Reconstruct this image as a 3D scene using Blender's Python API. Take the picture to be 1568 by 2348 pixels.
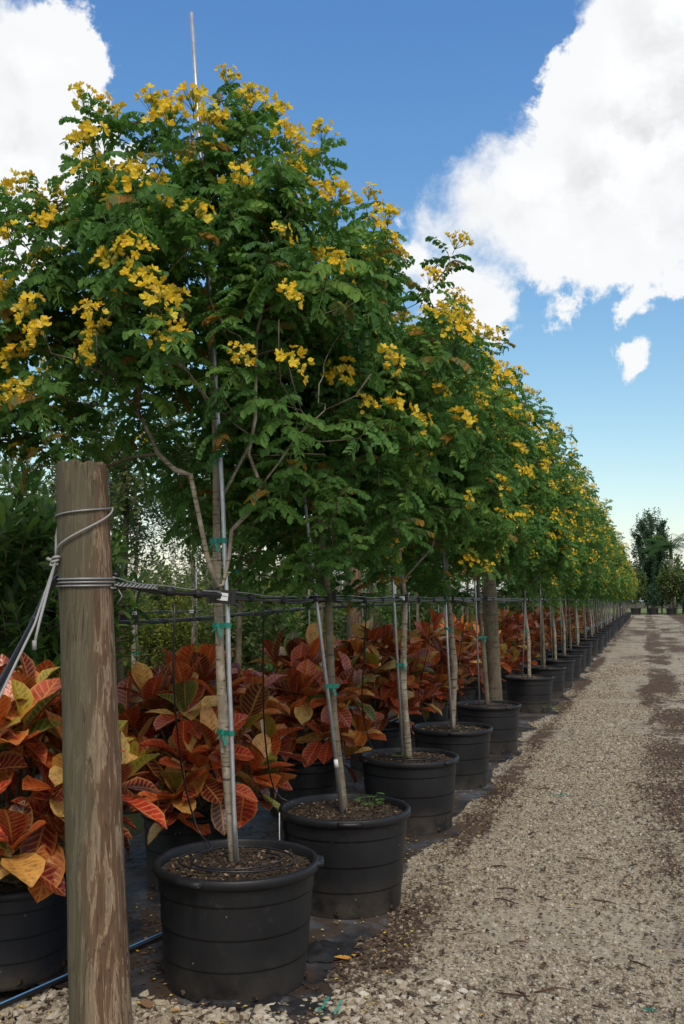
import bpy, math, random
import numpy as np
from mathutils import Vector, Matrix, Quaternion

for _o in list(bpy.data.objects):
    bpy.data.objects.remove(_o)
sc = bpy.context.scene
COL = sc.collection
R = math.radians

# ------------------------------------------------------------------ camera
# photo measured on a 1568 x 2347 grid: focal length 2200, vanishing point of the tree row at (1480, 1375)
F, CX, CY, HCAM, HY, VX = 2200.0, 784.0, 1173.5, 1.6, 1375.0, 1480.0
PITCH = math.atan2(HY - CY, F)
PHI = math.atan2(VX - CX, F * math.cos(PITCH) + (HY - CY) * math.sin(PITCH))
cam = bpy.data.cameras.new('camera')
cam.sensor_fit = 'VERTICAL'
cam.sensor_height = 36.0
cam.lens = 36.0 * F / 2347.0
cam.clip_end = 3000
cam.clip_start = 0.05
camo = bpy.data.objects.new('camera', cam)
COL.objects.link(camo)
camo.location = (0, 0, HCAM)
camo.rotation_euler = (R(90) + PITCH, 0, PHI)
sc.camera = camo
cam.dof.use_dof = False


def ray(x, y):
    a = x - CX
    v = CY - y
    fw = F * math.cos(PITCH) - v * math.sin(PITCH)
    up = F * math.sin(PITCH) + v * math.cos(PITCH)
    return Vector((a * math.cos(PHI) - fw * math.sin(PHI), a * math.sin(PHI) + fw * math.cos(PHI), up))


def onz(x, y, z=0.0):
    r = ray(x, y)
    return r * ((z - HCAM) / r.z) + Vector((0, 0, HCAM))


def ony(x, y, Y):
    r = ray(x, y)
    return r * (Y / r.y) + Vector((0, 0, HCAM))


def onx(x, y, X):
    r = ray(x, y)
    return r * (X / r.x) + Vector((0, 0, HCAM))


# ------------------------------------------------------------------ sun, sky, exposure
SUN_EL, SUN_AZ = R(52), R(150)          # behind the camera, to its right; veiled by cloud
sund = bpy.data.lights.new('sun', 'SUN')
sund.energy = 1.5
sund.angle = R(14)
sund.color = (1.0, 0.95, 0.87)
suno = bpy.data.objects.new('sun', sund)
COL.objects.link(suno)
to_sun = Vector((math.sin(SUN_AZ) * math.cos(SUN_EL), math.cos(SUN_AZ) * math.cos(SUN_EL), math.sin(SUN_EL)))
suno.rotation_euler = to_sun.to_track_quat('Z', 'Y').to_euler()
suno.location = (3, -4, 12)
sc.view_settings.view_transform = 'Standard'
sc.view_settings.look = 'None'
sc.view_settings.exposure = 0.3
sc.view_settings.gamma = 1.0
sc.view_settings.use_curve_mapping = False

world = bpy.data.worlds.new('World')
sc.world = world
world.use_nodes = True
SKY_STRENGTH = 0.10
CLOUDS = [  # x, y, radius on the measuring grid, heights of cumulus puffs
    (1640, 60, 260), (1500, 290, 235), (1350, 420, 185), (1210, 470, 150), (1100, 490, 108), (1010, 528, 62),
    (1500, 500, 150), (1640, 480, 170), (1350, 560, 100), (1230, 590, 60), (1055, 665, 112), (1120, 735, 50),
    (1442, 812, 19), (1278, 690, 34), (1450, 690, 30), (960, 590, 60), (1560, 180, 200),
    (50, 150, 130), (150, 120, 72), (40, 330, 160), (170, 370, 105), (262, 400, 66), (30, 520, 105), (-110, 300, 220), (170, 40, 30)]


def build_world():
    nt = world.node_tree
    nt.nodes.clear()
    N = nt.nodes.new
    L = nt.links.new

    def math_(op, a, b=None, c=None, clamp=False):
        n = N('ShaderNodeMath')
        n.operation = op
        n.use_clamp = clamp
        for i, v in enumerate((a, b, c)):
            if v is None:
                continue
            if isinstance(v, (int, float)):
                n.inputs[i].default_value = v
            else:
                L(v, n.inputs[i])
        return n.outputs[0]

    def vmath(op, a, b=None, s=None):
        n = N('ShaderNodeVectorMath')
        n.operation = op
        for i, v in enumerate((a, b)):
            if v is None:
                continue
            if isinstance(v, (tuple, list, Vector)):
                n.inputs[i].default_value = v
            else:
                L(v, n.inputs[i])
        if s is not None:
            n.inputs['Scale'].default_value = s
        return n.outputs['Value'] if op in ('DISTANCE', 'DOT_PRODUCT', 'LENGTH') else n.outputs['Vector']

    def noise(vec, scale, detail=6, rough=0.55, color=False):
        n = N('ShaderNodeTexNoise')
        n.inputs['Scale'].default_value = scale
        n.inputs['Detail'].default_value = detail
        n.inputs['Roughness'].default_value = rough
        L(vec, n.inputs['Vector'])
        return n.outputs['Color'] if color else n.outputs['Fac']

    def smooth(v, lo, hi):
        n = N('ShaderNodeMapRange')
        n.interpolation_type = 'SMOOTHSTEP'
        n.inputs['From Min'].default_value = lo
        n.inputs['From Max'].default_value = hi
        L(v, n.inputs['Value'])
        return n.outputs[0]

    tc = N('ShaderNodeTexCoord')
    d0 = tc.outputs['Generated']
    sky = N('ShaderNodeTexSky')
    sky.sky_type = 'NISHITA'
    sky.sun_disc = False
    sky.sun_elevation = SUN_EL
    sky.sun_rotation = SUN_AZ
    sky.altitude = 0
    sky.air_density = 1.0
    sky.dust_density = 1.2
    sky.ozone_density = 1.0
    # cumulus: rounded puffs (signed distance) broken up by noise
    w1 = vmath('SUBTRACT', noise(d0, 9.0, 3, 0.5, True), (0.5, 0.5, 0.5))
    d1 = vmath('ADD', d0, vmath('SCALE', w1, s=0.045))
    w2 = vmath('SUBTRACT', noise(d0, 34.0, 4, 0.55, True), (0.5, 0.5, 0.5))
    d = vmath('ADD', d1, vmath('SCALE', w2, s=0.022))
    s = None
    for (x, y, r) in CLOUDS:
        c = ray(x, y).normalized()
        k = math_('SUBTRACT', r / 2230.0, vmath('DISTANCE', d, tuple(c)))
        s = k if s is None else math_('SMOOTH_MAX', s, k, 0.012)
    # the same kind of sky all round: scattered cumulus outside the part that was measured
    view = ray(CX, CY - 250).normalized()
    away = smooth(vmath('DOT_PRODUCT', d0, tuple(view)), 0.86, 0.80)
    g = math_('MULTIPLY', math_('SUBTRACT', noise(d, 2.6, 5, 0.55), 0.5), 1.2)
    g = math_('ADD', g, math_('MULTIPLY', math_('SUBTRACT', away, 1.0), 1.0))
    s = math_('MAXIMUM', s, g)
    fb = math_('SUBTRACT', noise(d0, 46.0, 7, 0.62), 0.5)
    wisp = math_('SUBTRACT', noise(vmath('ADD', d0, vmath('SCALE', w1, s=0.12)), 18.0, 8, 0.68), 0.5)
    dens = math_('ADD', math_('ADD', s, math_('MULTIPLY', fb, 0.05)), math_('MULTIPLY', wisp, 0.06))
    soft = math_('ADD', 0.012, math_('MULTIPLY', smooth(noise(d0, 6.0, 3), 0.45, 0.68), 0.038))
    alpha = math_('DIVIDE', math_('ADD', dens, 0.010), soft, clamp=True)
    alpha = smooth(alpha, 0.0, 1.0)
    # light and shade of the billows: compare the cloud body with itself a step towards the sun
    up = vmath('ADD', d, (0.012, -0.006, 0.022))
    body = noise(d, 13.0, 5, 0.55)
    lit = math_('MULTIPLY', math_('SUBTRACT', body, noise(up, 13.0, 5, 0.55)), 1.3)
    deep = smooth(s, 0.01, 0.11)
    low = smooth(noise(d0, 4.3, 3), 0.42, 0.68)
    grey = math_('MULTIPLY', math_('MULTIPLY', deep, low), 0.17)
    val = math_('ADD', math_('SUBTRACT', 1.0, grey), math_('MULTIPLY', lit, deep), clamp=False)
    val = math_('MAXIMUM', math_('MINIMUM', val, 1.06), 0.5)
    cc = N('ShaderNodeCombineColor')
    L(math_('MULTIPLY', val, 0.985), cc.inputs[0])
    L(val, cc.inputs[1])
    L(math_('MULTIPLY', val, 1.02), cc.inputs[2])
    # film-like response of the clear sky, channel by channel
    sp = N('ShaderNodeSeparateColor')
    L(sky.outputs[0], sp.inputs[0])
    gm = N('ShaderNodeCombineColor')
    for ch, (g_, k_) in enumerate(((1.43, 0.80), (1.10, 1.22), (0.66, 2.35))):
        L(math_('MULTIPLY', math_('POWER', sp.outputs[ch], g_), k_), gm.inputs[ch])
    bg = N('ShaderNodeBackground')
    bg.inputs['Strength'].default_value = SKY_STRENGTH
    L(gm.outputs[0], bg.inputs['Color'])
    bc = N('ShaderNodeBackground')
    bc.inputs['Strength'].default_value = 0.78
    L(cc.outputs[0], bc.inputs['Color'])
    mix = N('ShaderNodeMixShader')
    L(alpha, mix.inputs[0])
    L(bg.outputs[0], mix.inputs[1])
    L(bc.outputs[0], mix.inputs[2])
    out = N('ShaderNodeOutputWorld')
    L(mix.outputs[0], out.inputs['Surface'])


build_world()
rng = np.random.default_rng(11)
rnd = random.Random(5)


# ------------------------------------------------------------------ quad meshes
class QM:
    """Collects quads with a per-face tint, material slot and optional uv; build() links ONE mesh object."""

    def __init__(s):
        s.V, s.Q, s.T, s.M, s.U, s.n = [], [], [], [], [], 0

    def add(s, V, Q, t=0.5, m=0, uv=None):
        V = np.asarray(V, float).reshape(-1, 3)
        Q = np.asarray(Q, int).reshape(-1, 4)
        s.V.append(V)
        s.Q.append(Q + s.n)
        s.T.append(np.broadcast_to(np.asarray(t, float), (len(Q),)))
        s.M.append(np.broadcast_to(np.asarray(m, int), (len(Q),)))
        s.U.append(np.zeros((len(Q), 4, 2)) if uv is None else np.asarray(uv, float).reshape(-1, 4, 2))
        s.n += len(V)
        return s

    def arrays(s):
        return np.concatenate(s.V), np.concatenate(s.Q), np.concatenate(s.T), np.concatenate(s.M), np.concatenate(s.U)

    def tube(s, path, rad, n=6, t=0.5, m=0, cap=True, closed=False):
        P = np.asarray([tuple(p) for p in path], float)
        k = len(P)
        rad = np.broadcast_to(np.asarray(rad, float), (k,))
        if closed:
            T = np.roll(P, -1, 0) - np.roll(P, 1, 0)
        else:
            T = np.gradient(P, axis=0)
        T /= np.linalg.norm(T, axis=1)[:, None] + 1e-9
        ref = np.array([0, 0, 1.0]) if abs(T[0][2]) < 0.9 else np.array([1.0, 0, 0])
        rings = []
        a = np.arange(n) / n * 2 * math.pi
        u = np.cross(T[0], ref)
        u /= np.linalg.norm(u)
        for i in range(k):
            u = u - T[i] * np.dot(u, T[i])
            u /= np.linalg.norm(u) + 1e-9
            w = np.cross(T[i], u)
            rings.append(P[i] + rad[i] * (np.cos(a)[:, None] * u + np.sin(a)[:, None] * w))
        V = np.concatenate(rings)
        Q = []
        for i in range(k if closed else k - 1):
            j = (i + 1) % k
            for q in range(n):
                q2 = (q + 1) % n
                Q.append((i * n + q, i * n + q2, j * n + q2, j * n + q))
        if cap and not closed:
            base = len(V)
            V = np.concatenate([V, P[:1], P[-1:]])
            for q in range(0, n, 2):
                Q.append((base, (q + 2) % n, (q + 1) % n, q))
                e = (k - 1) * n
                Q.append((base + 1, e + q, e + (q + 1) % n, e + (q + 2) % n))
        return s.add(V, Q, t, m)

    def lathe(s, prof, n=24, t=0.5, m=0, center=(0, 0, 0)):
        k = len(prof)
        a = np.arange(n) / n * 2 * math.pi
        V = np.concatenate([np.stack([r * np.cos(a), r * np.sin(a), np.full(n, z)], 1) for r, z in prof]) + np.asarray(center)
        Q = [(i * n + q, i * n + (q + 1) % n, (i + 1) * n + (q + 1) % n, (i + 1) * n + q) for i in range(k - 1) for q in range(n)]
        return s.add(V, Q, t, m)

    def box(s, c, h, rot=None, t=0.5, m=0):
        V = np.array([(x, y, z) for z in (-1, 1) for y in (-1, 1) for x in (-1, 1)], float) * np.asarray(h)
        if rot is not None:
            V = V @ np.asarray(rot).T
        return s.add(V + np.asarray(c), BOXQ, t, m)

    def merge(s, arr, mats, dt=None):
        """add many copies of arr=(V,Q,T,M,U) at 4x4 matrices"""
        V, Q, T, M, U = arr
        mats = np.asarray(mats, float)
        k = len(mats)
        if k == 0:
            return s
        VV = np.einsum('kij,nj->kni', mats[:, :3, :3], V) + mats[:, None, :3, 3]
        QQ = Q[None] + (np.arange(k) * len(V))[:, None, None]
        TT = np.broadcast_to(T, (k, len(T)))
        if dt is not None:
            TT = np.clip(TT + np.asarray(dt)[:, None], 0, 1)
        s.V.append(VV.reshape(-1, 3))
        s.Q.append(QQ.reshape(-1, 4) + s.n)
        s.T.append(TT.reshape(-1))
        s.M.append(np.tile(M, k))
        s.U.append(np.tile(U, (k, 1, 1)))
        s.n += k * len(V)
        return s

    def mesh(s, name, mats, smooth=False):
        V, Q, T, M, U = s.arrays()
        me = bpy.data.meshes.new(name)
        nf = len(Q)
        me.vertices.add(len(V))
        me.vertices.foreach_set('co', V.astype(np.float32).ravel())
        me.loops.add(nf * 4)
        me.loops.foreach_set('vertex_index', Q.astype(np.int32).ravel())
        me.polygons.add(nf)
        me.polygons.foreach_set('loop_start', (np.arange(nf) * 4).astype(np.int32))
        me.polygons.foreach_set('material_index', M.astype(np.int32))
        me.polygons.foreach_set('use_smooth', np.full(nf, smooth))
        at = me.attributes.new('tint', 'FLOAT', 'FACE')
        at.data.foreach_set('value', T.astype(np.float32))
        if U.any():
            uv = me.uv_layers.new(name='UVMap')
            uv.data.foreach_set('uv', U.astype(np.float32).ravel())
        for mm in (mats if isinstance(mats, (list, tuple)) else [mats]):
            me.materials.append(mm)
        me.update(calc_edges=True)
        me.validate()
        return me

    def build(s, name, mats, parent=None, smooth=False, loc=None):
        return obj(name, s.mesh(name, mats, smooth), parent, loc)


BOXQ = [(0, 2, 3, 1), (4, 5, 7, 6), (0, 1, 5, 4), (2, 6, 7, 3), (0, 4, 6, 2), (1, 3, 7, 5)]


def obj(name, data, parent=None, loc=None):
    o = bpy.data.objects.new(name, data)
    COL.objects.link(o)
    if loc is not None:
        o.location = loc
    if parent is not None:
        o.parent = parent
    return o


def tag(o, label=None, cat=None, group=None, kind=None):
    if label:
        o['label'] = label
    if cat:
        o['category'] = cat
    if group:
        o['group'] = group
    if kind:
        o['kind'] = kind
    return o


def thing(name, loc, label, cat, group=None):
    o = obj(name, None, None, loc)
    o.empty_display_size = 0.1
    return tag(o, label, cat, group)


def copy_tree(o, parent=None):
    c = o.copy()
    COL.objects.link(c)
    c.parent = parent
    for ch in o.children:
        copy_tree(ch, c)
    return c


def basis(z, roll=0.0):
    z = np.asarray(z, float)
    z = z / np.linalg.norm(z)
    ref = np.array([0, 0, 1.0]) if abs(z[2]) < 0.95 else np.array([1.0, 0, 0])
    x = np.cross(ref, z)
    x /= np.linalg.norm(x)
    y = np.cross(z, x)
    c, s_ = math.cos(roll), math.sin(roll)
    return np.stack([c * x + s_ * y, -s_ * x + c * y, z], 1)


def mat4(rot, loc, sc_=1.0):
    m = np.eye(4)
    m[:3, :3] = rot * sc_
    m[:3, 3] = loc
    return m


def ordinal(i):
    return ['first', 'second', 'third', 'fourth', 'fifth', 'sixth', 'seventh', 'eighth', 'ninth', 'tenth', 'eleventh', 'twelfth',
            'thirteenth', 'fourteenth', 'fifteenth', 'sixteenth', 'seventeenth', 'eighteenth', 'nineteenth', 'twentieth'][i]


# ------------------------------------------------------------------ materials
class NT:
    def __init__(s, name):
        s.m = bpy.data.materials.new(name)
        s.m.use_nodes = True
        s.t = s.m.node_tree
        s.t.nodes.clear()
        s.out = s.n('ShaderNodeOutputMaterial')

    def n(s, t, **kw):
        nd = s.t.nodes.new(t)
        for k, v in kw.items():
            setattr(nd, k, v)
        return nd

    def l(s, a, b):
        s.t.links.new(a, b)

    def put(s, sock, v):
        if isinstance(v, (int, float, tuple, list)):
            sock.default_value = v if not isinstance(v, (tuple, list)) or len(v) != 3 or sock.type != 'RGBA' else (*v, 1)
        else:
            s.l(v, sock)

    def math(s, op, a, b=0.0, clamp=False):
        nd = s.n('ShaderNodeMath', operation=op, use_clamp=clamp)
        s.put(nd.inputs[0], a)
        s.put(nd.inputs[1], b)
        return nd.outputs[0]

    def noise(s, vec, scale, detail=4, rough=0.55, dist=0.0):
        nd = s.n('ShaderNodeTexNoise')
        nd.inputs['Scale'].default_value = scale
        nd.inputs['Detail'].default_value = detail
        nd.inputs['Roughness'].default_value = rough
        nd.inputs['Distortion'].default_value = dist
        s.l(vec, nd.inputs['Vector'])
        return nd.outputs['Fac']

    def coord(s, kind='Object', scale=(1, 1, 1), rot=(0, 0, 0)):
        tc = s.n('ShaderNodeTexCoord')
        mp = s.n('ShaderNodeMapping')
        mp.inputs['Scale'].default_value = scale
        mp.inputs['Rotation'].default_value = rot
        s.l(tc.outputs[kind], mp.inputs['Vector'])
        return mp.outputs[0]

    def pos(s, scale=(1, 1, 1)):
        g = s.n('ShaderNodeNewGeometry')
        mp = s.n('ShaderNodeMapping')
        mp.inputs['Scale'].default_value = scale
        s.l(g.outputs['Position'], mp.inputs['Vector'])
        return mp.outputs[0]

    def ramp(s, fac, stops, interp='LINEAR'):
        nd = s.n('ShaderNodeValToRGB')
        cr = nd.color_ramp
        cr.interpolation = interp
        while len(cr.elements) < len(stops):
            cr.elements.new(0.5)
        for e, (p, c) in zip(cr.elements, stops):
            e.position = p
            e.color = (*c, 1) if len(c) == 3 else c
        s.l(fac, nd.inputs[0])
        return nd.outputs[0]

    def mix(s, fac, a, b, mode='MIX'):
        nd = s.n('ShaderNodeMix', data_type='RGBA', blend_type=mode)
        s.put(nd.inputs[0], fac)
        s.put(nd.inputs[6], a)
        s.put(nd.inputs[7], b)
        return nd.outputs[2]

    def rng(s, v, a, b, c=0.0, d=1.0, smooth=False):
        nd = s.n('ShaderNodeMapRange')
        if smooth:
            nd.interpolation_type = 'SMOOTHSTEP'
        s.put(nd.inputs[0], v)
        for i, q in enumerate((a, b, c, d)):
            nd.inputs[i + 1].default_value = q
        return nd.outputs[0]

    def attr(s, name='tint'):
        nd = s.n('ShaderNodeAttribute', attribute_name=name)
        return nd.outputs['Fac']

    def orand(s):
        return s.n('ShaderNodeObjectInfo').outputs['Random']

    def bump(s, h, strength=0.4, dist=0.01):
        nd = s.n('ShaderNodeBump')
        nd.inputs['Strength'].default_value = strength
        nd.inputs['Distance'].default_value = dist
        s.l(h, nd.inputs['Height'])
        return nd.outputs[0]

    def finish(s, color, rough=0.6, metal=0.0, bump=None, spec=0.5, trans=0.0, tcol=None, coat=0.0):
        b = s.n('ShaderNodeBsdfPrincipled')
        s.put(b.inputs['Base Color'], color)
        s.put(b.inputs['Roughness'], rough)
        s.put(b.inputs['Metallic'], metal)
        b.inputs['Specular IOR Level'].default_value = spec
        if coat:
            b.inputs['Coat Weight'].default_value = coat
        if bump is not None:
            s.l(bump, b.inputs['Normal'])
        if trans > 0:
            tr = s.n('ShaderNodeBsdfTranslucent')
            s.put(tr.inputs['Color'], tcol if tcol is not None else color)
            mx = s.n('ShaderNodeMixShader')
            mx.inputs[0].default_value = trans
            s.l(b.outputs[0], mx.inputs[1])
            s.l(tr.outputs[0], mx.inputs[2])
            s.l(mx.outputs[0], s.out.inputs[0])
        else:
            s.l(b.outputs[0], s.out.inputs[0])
        return s.m


def leaf_material(name, stops, trans=0.44, rough=0.58, bias=0.12):
    t = NT(name)
    v = t.math('ADD', t.attr(), t.math('MULTIPLY', t.math('SUBTRACT', t.orand(), 0.5), bias))
    c = t.ramp(v, stops)
    c = t.mix(t.rng(t.noise(t.pos(), 60, 2), 0.3, 0.7, 0, 0.35), c, t.mix(0.6, c, (0.0, 0.0, 0.0)))
    tc = t.mix(0.45, c, (0.13, 0.30, 0.03))
    return t.finish(c, rough, spec=0.22, trans=trans, tcol=tc)


M = {}
M['senna'] = leaf_material('senna_leaf', [(0.0, (0.042, 0.098, 0.032)), (0.35, (0.070, 0.175, 0.045)), (0.62, (0.115, 0.255, 0.06)),
                                          (0.82, (0.22, 0.38, 0.07)), (0.92, (0.20, 0.21, 0.09)), (0.955, (0.42, 0.25, 0.05)), (1.0, (0.36, 0.17, 0.03))])
M['lance'] = leaf_material('oleander_leaf', [(0.0, (0.045, 0.095, 0.04)), (0.5, (0.10, 0.19, 0.05)), (0.85, (0.17, 0.29, 0.06)), (1.0, (0.18, 0.26, 0.06))])
M['shrub'] = leaf_material('shrub_leaf', [(0.0, (0.06, 0.10, 0.025)), (0.4, (0.18, 0.23, 0.035)), (0.75, (0.34, 0.38, 0.05)), (0.92, (0.40, 0.32, 0.06)), (1.0, (0.36, 0.14, 0.04))])
M['grey_leaf'] = leaf_material('dull_green_leaf', [(0.0, (0.06, 0.10, 0.035)), (0.5, (0.13, 0.19, 0.06)), (0.85, (0.21, 0.26, 0.09)), (1.0, (0.22, 0.18, 0.09))])
M['dark_leaf'] = leaf_material('evergreen_leaf', [(0.0, (0.03, 0.07, 0.045)), (0.5, (0.055, 0.125, 0.075)), (1.0, (0.11, 0.20, 0.10))], trans=0.3)
M['palm'] = leaf_material('palm_leaf', [(0.0, (0.03, 0.07, 0.03)), (0.6, (0.06, 0.13, 0.04)), (1.0, (0.2, 0.28, 0.04))])
M['weed'] = leaf_material('weed_leaf', [(0.0, (0.06, 0.14, 0.03)), (1.0, (0.14, 0.28, 0.05))])
M['grass'] = leaf_material('lawn_blade', [(0.0, (0.08, 0.13, 0.03)), (1.0, (0.17, 0.22, 0.06))])


def mk_flower():
    t = NT('yellow_petal')
    v = t.math('ADD', t.attr(), t.math('MULTIPLY', t.math('SUBTRACT', t.orand(), 0.5), 0.15))
    c = t.ramp(v, [(0.0, (0.40, 0.42, 0.08)), (0.25, (0.74, 0.62, 0.12)), (0.5, (0.86, 0.66, 0.05)), (0.8, (0.85, 0.55, 0.025)), (1.0, (0.90, 0.74, 0.15))])
    return t.finish(c, 0.6, trans=0.4, tcol=c, spec=0.2)


M['flower'] = mk_flower()


def mk_bark(name, c1, c2, c3, band=60.0):
    t = NT(name)
    p = t.pos()
    big = t.noise(p, 5, 4)
    rings = t.noise(t.pos((6, 6, band)), 1.5, 4, 0.6, 0.4)
    c = t.mix(t.rng(big, 0.38, 0.65), c1, c2)
    c = t.mix(t.rng(t.noise(t.pos((25, 25, 14)), 1, 3), 0.52, 0.66, 0, 0.7), c, c3)
    c = t.mix(t.rng(rings, 0.57, 0.63, 0, 0.85), c, (0.045, 0.035, 0.025))
    return t.finish(c, 0.85, bump=t.bump(rings, 0.5, 0.006), spec=0.2)


M['bark'] = mk_bark('pale_ringed_bark', (0.31, 0.27, 0.205), (0.175, 0.145, 0.10), (0.45, 0.42, 0.35))
M['bark_dark'] = mk_bark('brown_bark', (0.13, 0.105, 0.075), (0.18, 0.15, 0.10), (0.22, 0.21, 0.15))
M['twig'] = mk_bark('twig_bark', (0.12, 0.095, 0.07), (0.16, 0.13, 0.095), (0.20, 0.17, 0.13))
M['grey_twig'] = mk_bark('bleached_twig', (0.30, 0.28, 0.25), (0.22, 0.20, 0.17), (0.38, 0.36, 0.32))


def mk_pot(name, col, dust):
    t = NT(name)
    p0 = t.coord('Object')
    vo = t.n('ShaderNodeVectorMath', operation='ADD')
    cx = t.n('ShaderNodeCombineXYZ')
    rd = t.math('MULTIPLY', t.orand(), 37.0)
    t.l(rd, cx.inputs[0])
    t.l(p0, vo.inputs[0])
    t.l(cx.outputs[0], vo.inputs[1])
    p = vo.outputs[0]
    g = t.noise(p, 3.2, 5, 0.6)
    c = t.mix(t.rng(g, 0.42, 0.75, 0, 0.4), col, dust)
    sx = t.n('ShaderNodeSeparateXYZ')
    t.l(p0, sx.inputs[0])
    splash = t.math('MULTIPLY', t.rng(sx.outputs[2], 0.20, 0.02), t.rng(t.noise(p, 6, 7, 0.7), 0.36, 0.58))
    c = t.mix(t.math('MULTIPLY', splash, t.rng(t.orand(), 0, 1, 0.35, 0.9)), c, (0.075, 0.062, 0.046))
    scuff = t.noise(p, 26, 6, 0.75)
    c = t.mix(t.rng(scuff, 0.60, 0.72, 0, 0.45), c, (0.06, 0.056, 0.05))
    speck = t.n('ShaderNodeTexVoronoi')
    speck.inputs['Scale'].default_value = 17
    t.l(t.coord('Object', (1, 1, 0.7)), speck.inputs['Vector'])
    c = t.mix(t.rng(speck.outputs['Distance'], 0.055, 0.03, 0, 0.8), c, (0.32, 0.30, 0.26))
    streak = t.noise(t.coord('Object', (9, 9, 0.8)), 2.2, 3)
    c = t.mix(t.rng(streak, 0.55, 0.75, 0, 0.35), c, dust)
    return t.finish(c, t.rng(g, 0.3, 0.7, 0.40, 0.62), spec=0.4, bump=t.bump(t.noise(p, 22, 3), 0.12, 0.004))


M['pot'] = mk_pot('black_plastic', (0.0075, 0.008, 0.0095), (0.022, 0.023, 0.025))
M['pot_grey'] = mk_pot('faded_blue_black_plastic', (0.015, 0.018, 0.025), (0.045, 0.05, 0.062))


def mk_soil():
    t = NT('potting_soil')
    p = t.pos()
    v = t.n('ShaderNodeTexVoronoi')
    v.inputs['Scale'].default_value = 90
    t.l(p, v.inputs['Vector'])
    c = t.ramp(t.math('MULTIPLY', v.outputs['Color'], 1.0), [(0, (0.022, 0.017, 0.012)), (0.6, (0.055, 0.042, 0.03)), (0.85, (0.11, 0.085, 0.055)), (1, (0.22, 0.18, 0.12))])
    return t.finish(c, 0.95, bump=t.bump(v.outputs['Distance'], 0.8, 0.01), spec=0.1)


M['soil'] = mk_soil()


def tinted(name, stops, rough=0.8, spec=0.3, bump=0.0, metal=0.0, trans=0.0):
    t = NT(name)
    v = t.math('ADD', t.attr(), t.math('MULTIPLY', t.math('SUBTRACT', t.orand(), 0.5), 0.2))
    c = t.ramp(v, stops)
    n = t.noise(t.pos(), 120, 3)
    c = t.mix(t.rng(n, 0.35, 0.7, 0, 0.3), c, (0.06, 0.05, 0.04))
    return t.finish(c, rough, spec=spec, bump=t.bump(n, bump, 0.003) if bump else None, metal=metal, trans=trans)


M['chip'] = tinted('bark_chip', [(0, (0.022, 0.014, 0.010)), (0.5, (0.065, 0.036, 0.022)), (0.78, (0.13, 0.08, 0.045)), (0.92, (0.32, 0.25, 0.15)), (1, (0.60, 0.42, 0.06))])
M['pebble'] = tinted('crushed_limestone', [(0, (0.07, 0.05, 0.035)), (0.2, (0.16, 0.128, 0.09)), (0.42, (0.33, 0.28, 0.20)), (0.8, (0.42, 0.365, 0.27)), (1, (0.58, 0.54, 0.45))], 0.9, 0.2, 0.3)
M['petal'] = tinted('fallen_petal', [(0, (0.62, 0.42, 0.04)), (0.6, (0.66, 0.55, 0.10)), (1, (0.55, 0.25, 0.04))], 0.7)
M['stick'] = tinted('dead_stick', [(0, (0.035, 0.022, 0.018)), (1, (0.14, 0.07, 0.05))], 0.85)
M['dead_leaf'] = tinted('dead_leaf', [(0, (0.16, 0.08, 0.05)), (0.5, (0.30, 0.17, 0.09)), (1, (0.70, 0.33, 0.03))], 0.6, 0.4)


def mk_wood():
    t = NT('weathered_post_wood')
    p = t.coord('Object', (1, 1, 0.11))
    a = t.noise(p, 34, 4, 0.6, 1.1)
    knots = t.n('ShaderNodeTexVoronoi')
    knots.inputs['Scale'].default_value = 7.0
    t.l(t.coord('Object', (1, 1, 0.38)), knots.inputs['Vector'])
    kn = t.rng(knots.outputs['Distance'], 0.02, 0.17, 0.23, 0.0)
    a = t.math('ADD', a, t.math('MULTIPLY', kn, t.math('SINE', t.math('MULTIPLY', knots.outputs['Distance'], 70.0))))
    c = t.ramp(a, [(0.30, (0.085, 0.048, 0.028)), (0.47, (0.135, 0.08, 0.046)), (0.53, (0.16, 0.098, 0.057)), (0.545, (0.36, 0.26, 0.165)), (0.58, (0.215, 0.16, 0.105)), (0.78, (0.30, 0.235, 0.16))])
    f = t.noise(t.coord('Object', (1, 1, 0.03)), 110, 3)
    c = t.mix(t.rng(f, 0.42, 0.68, 0, 0.6), c, (0.085, 0.06, 0.04))
    # darker green-grey tone blended in towards the camera-left side of the post
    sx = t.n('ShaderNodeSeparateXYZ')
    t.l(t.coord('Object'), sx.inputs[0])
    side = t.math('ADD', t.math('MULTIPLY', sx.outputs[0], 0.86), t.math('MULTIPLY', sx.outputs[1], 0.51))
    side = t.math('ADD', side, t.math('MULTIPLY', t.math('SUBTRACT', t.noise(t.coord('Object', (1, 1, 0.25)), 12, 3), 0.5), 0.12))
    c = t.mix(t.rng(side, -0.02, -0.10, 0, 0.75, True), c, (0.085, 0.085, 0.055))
    crack = t.noise(t.coord('Object', (1, 1, 0.02)), 42, 2, 0.5, 0.3)
    line = t.math('ABSOLUTE', t.math('SUBTRACT', crack, 0.5))
    c = t.mix(t.rng(line, 0.006, 0.0, 0, 0.8), c, (0.03, 0.02, 0.013))
    h = t.math('ADD', a, t.math('MULTIPLY', t.rng(line, 0.0, 0.01), 0.5))
    h = t.math('ADD', h, t.math('MULTIPLY', f, 0.5))
    return t.finish(c, 0.8, bump=t.bump(h, 0.6, 0.008), spec=0.25)


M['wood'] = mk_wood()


def simple(name, col, rough, metal=0.0, var=0.25, scale=25, spec=0.5):
    t = NT(name)
    n = t.noise(t.pos(), scale, 4)
    c = t.mix(t.rng(n, 0.3, 0.75, 0, var), col, tuple(x * 0.35 for x in col))
    return t.finish(c, rough, metal, spec=spec)


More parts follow.
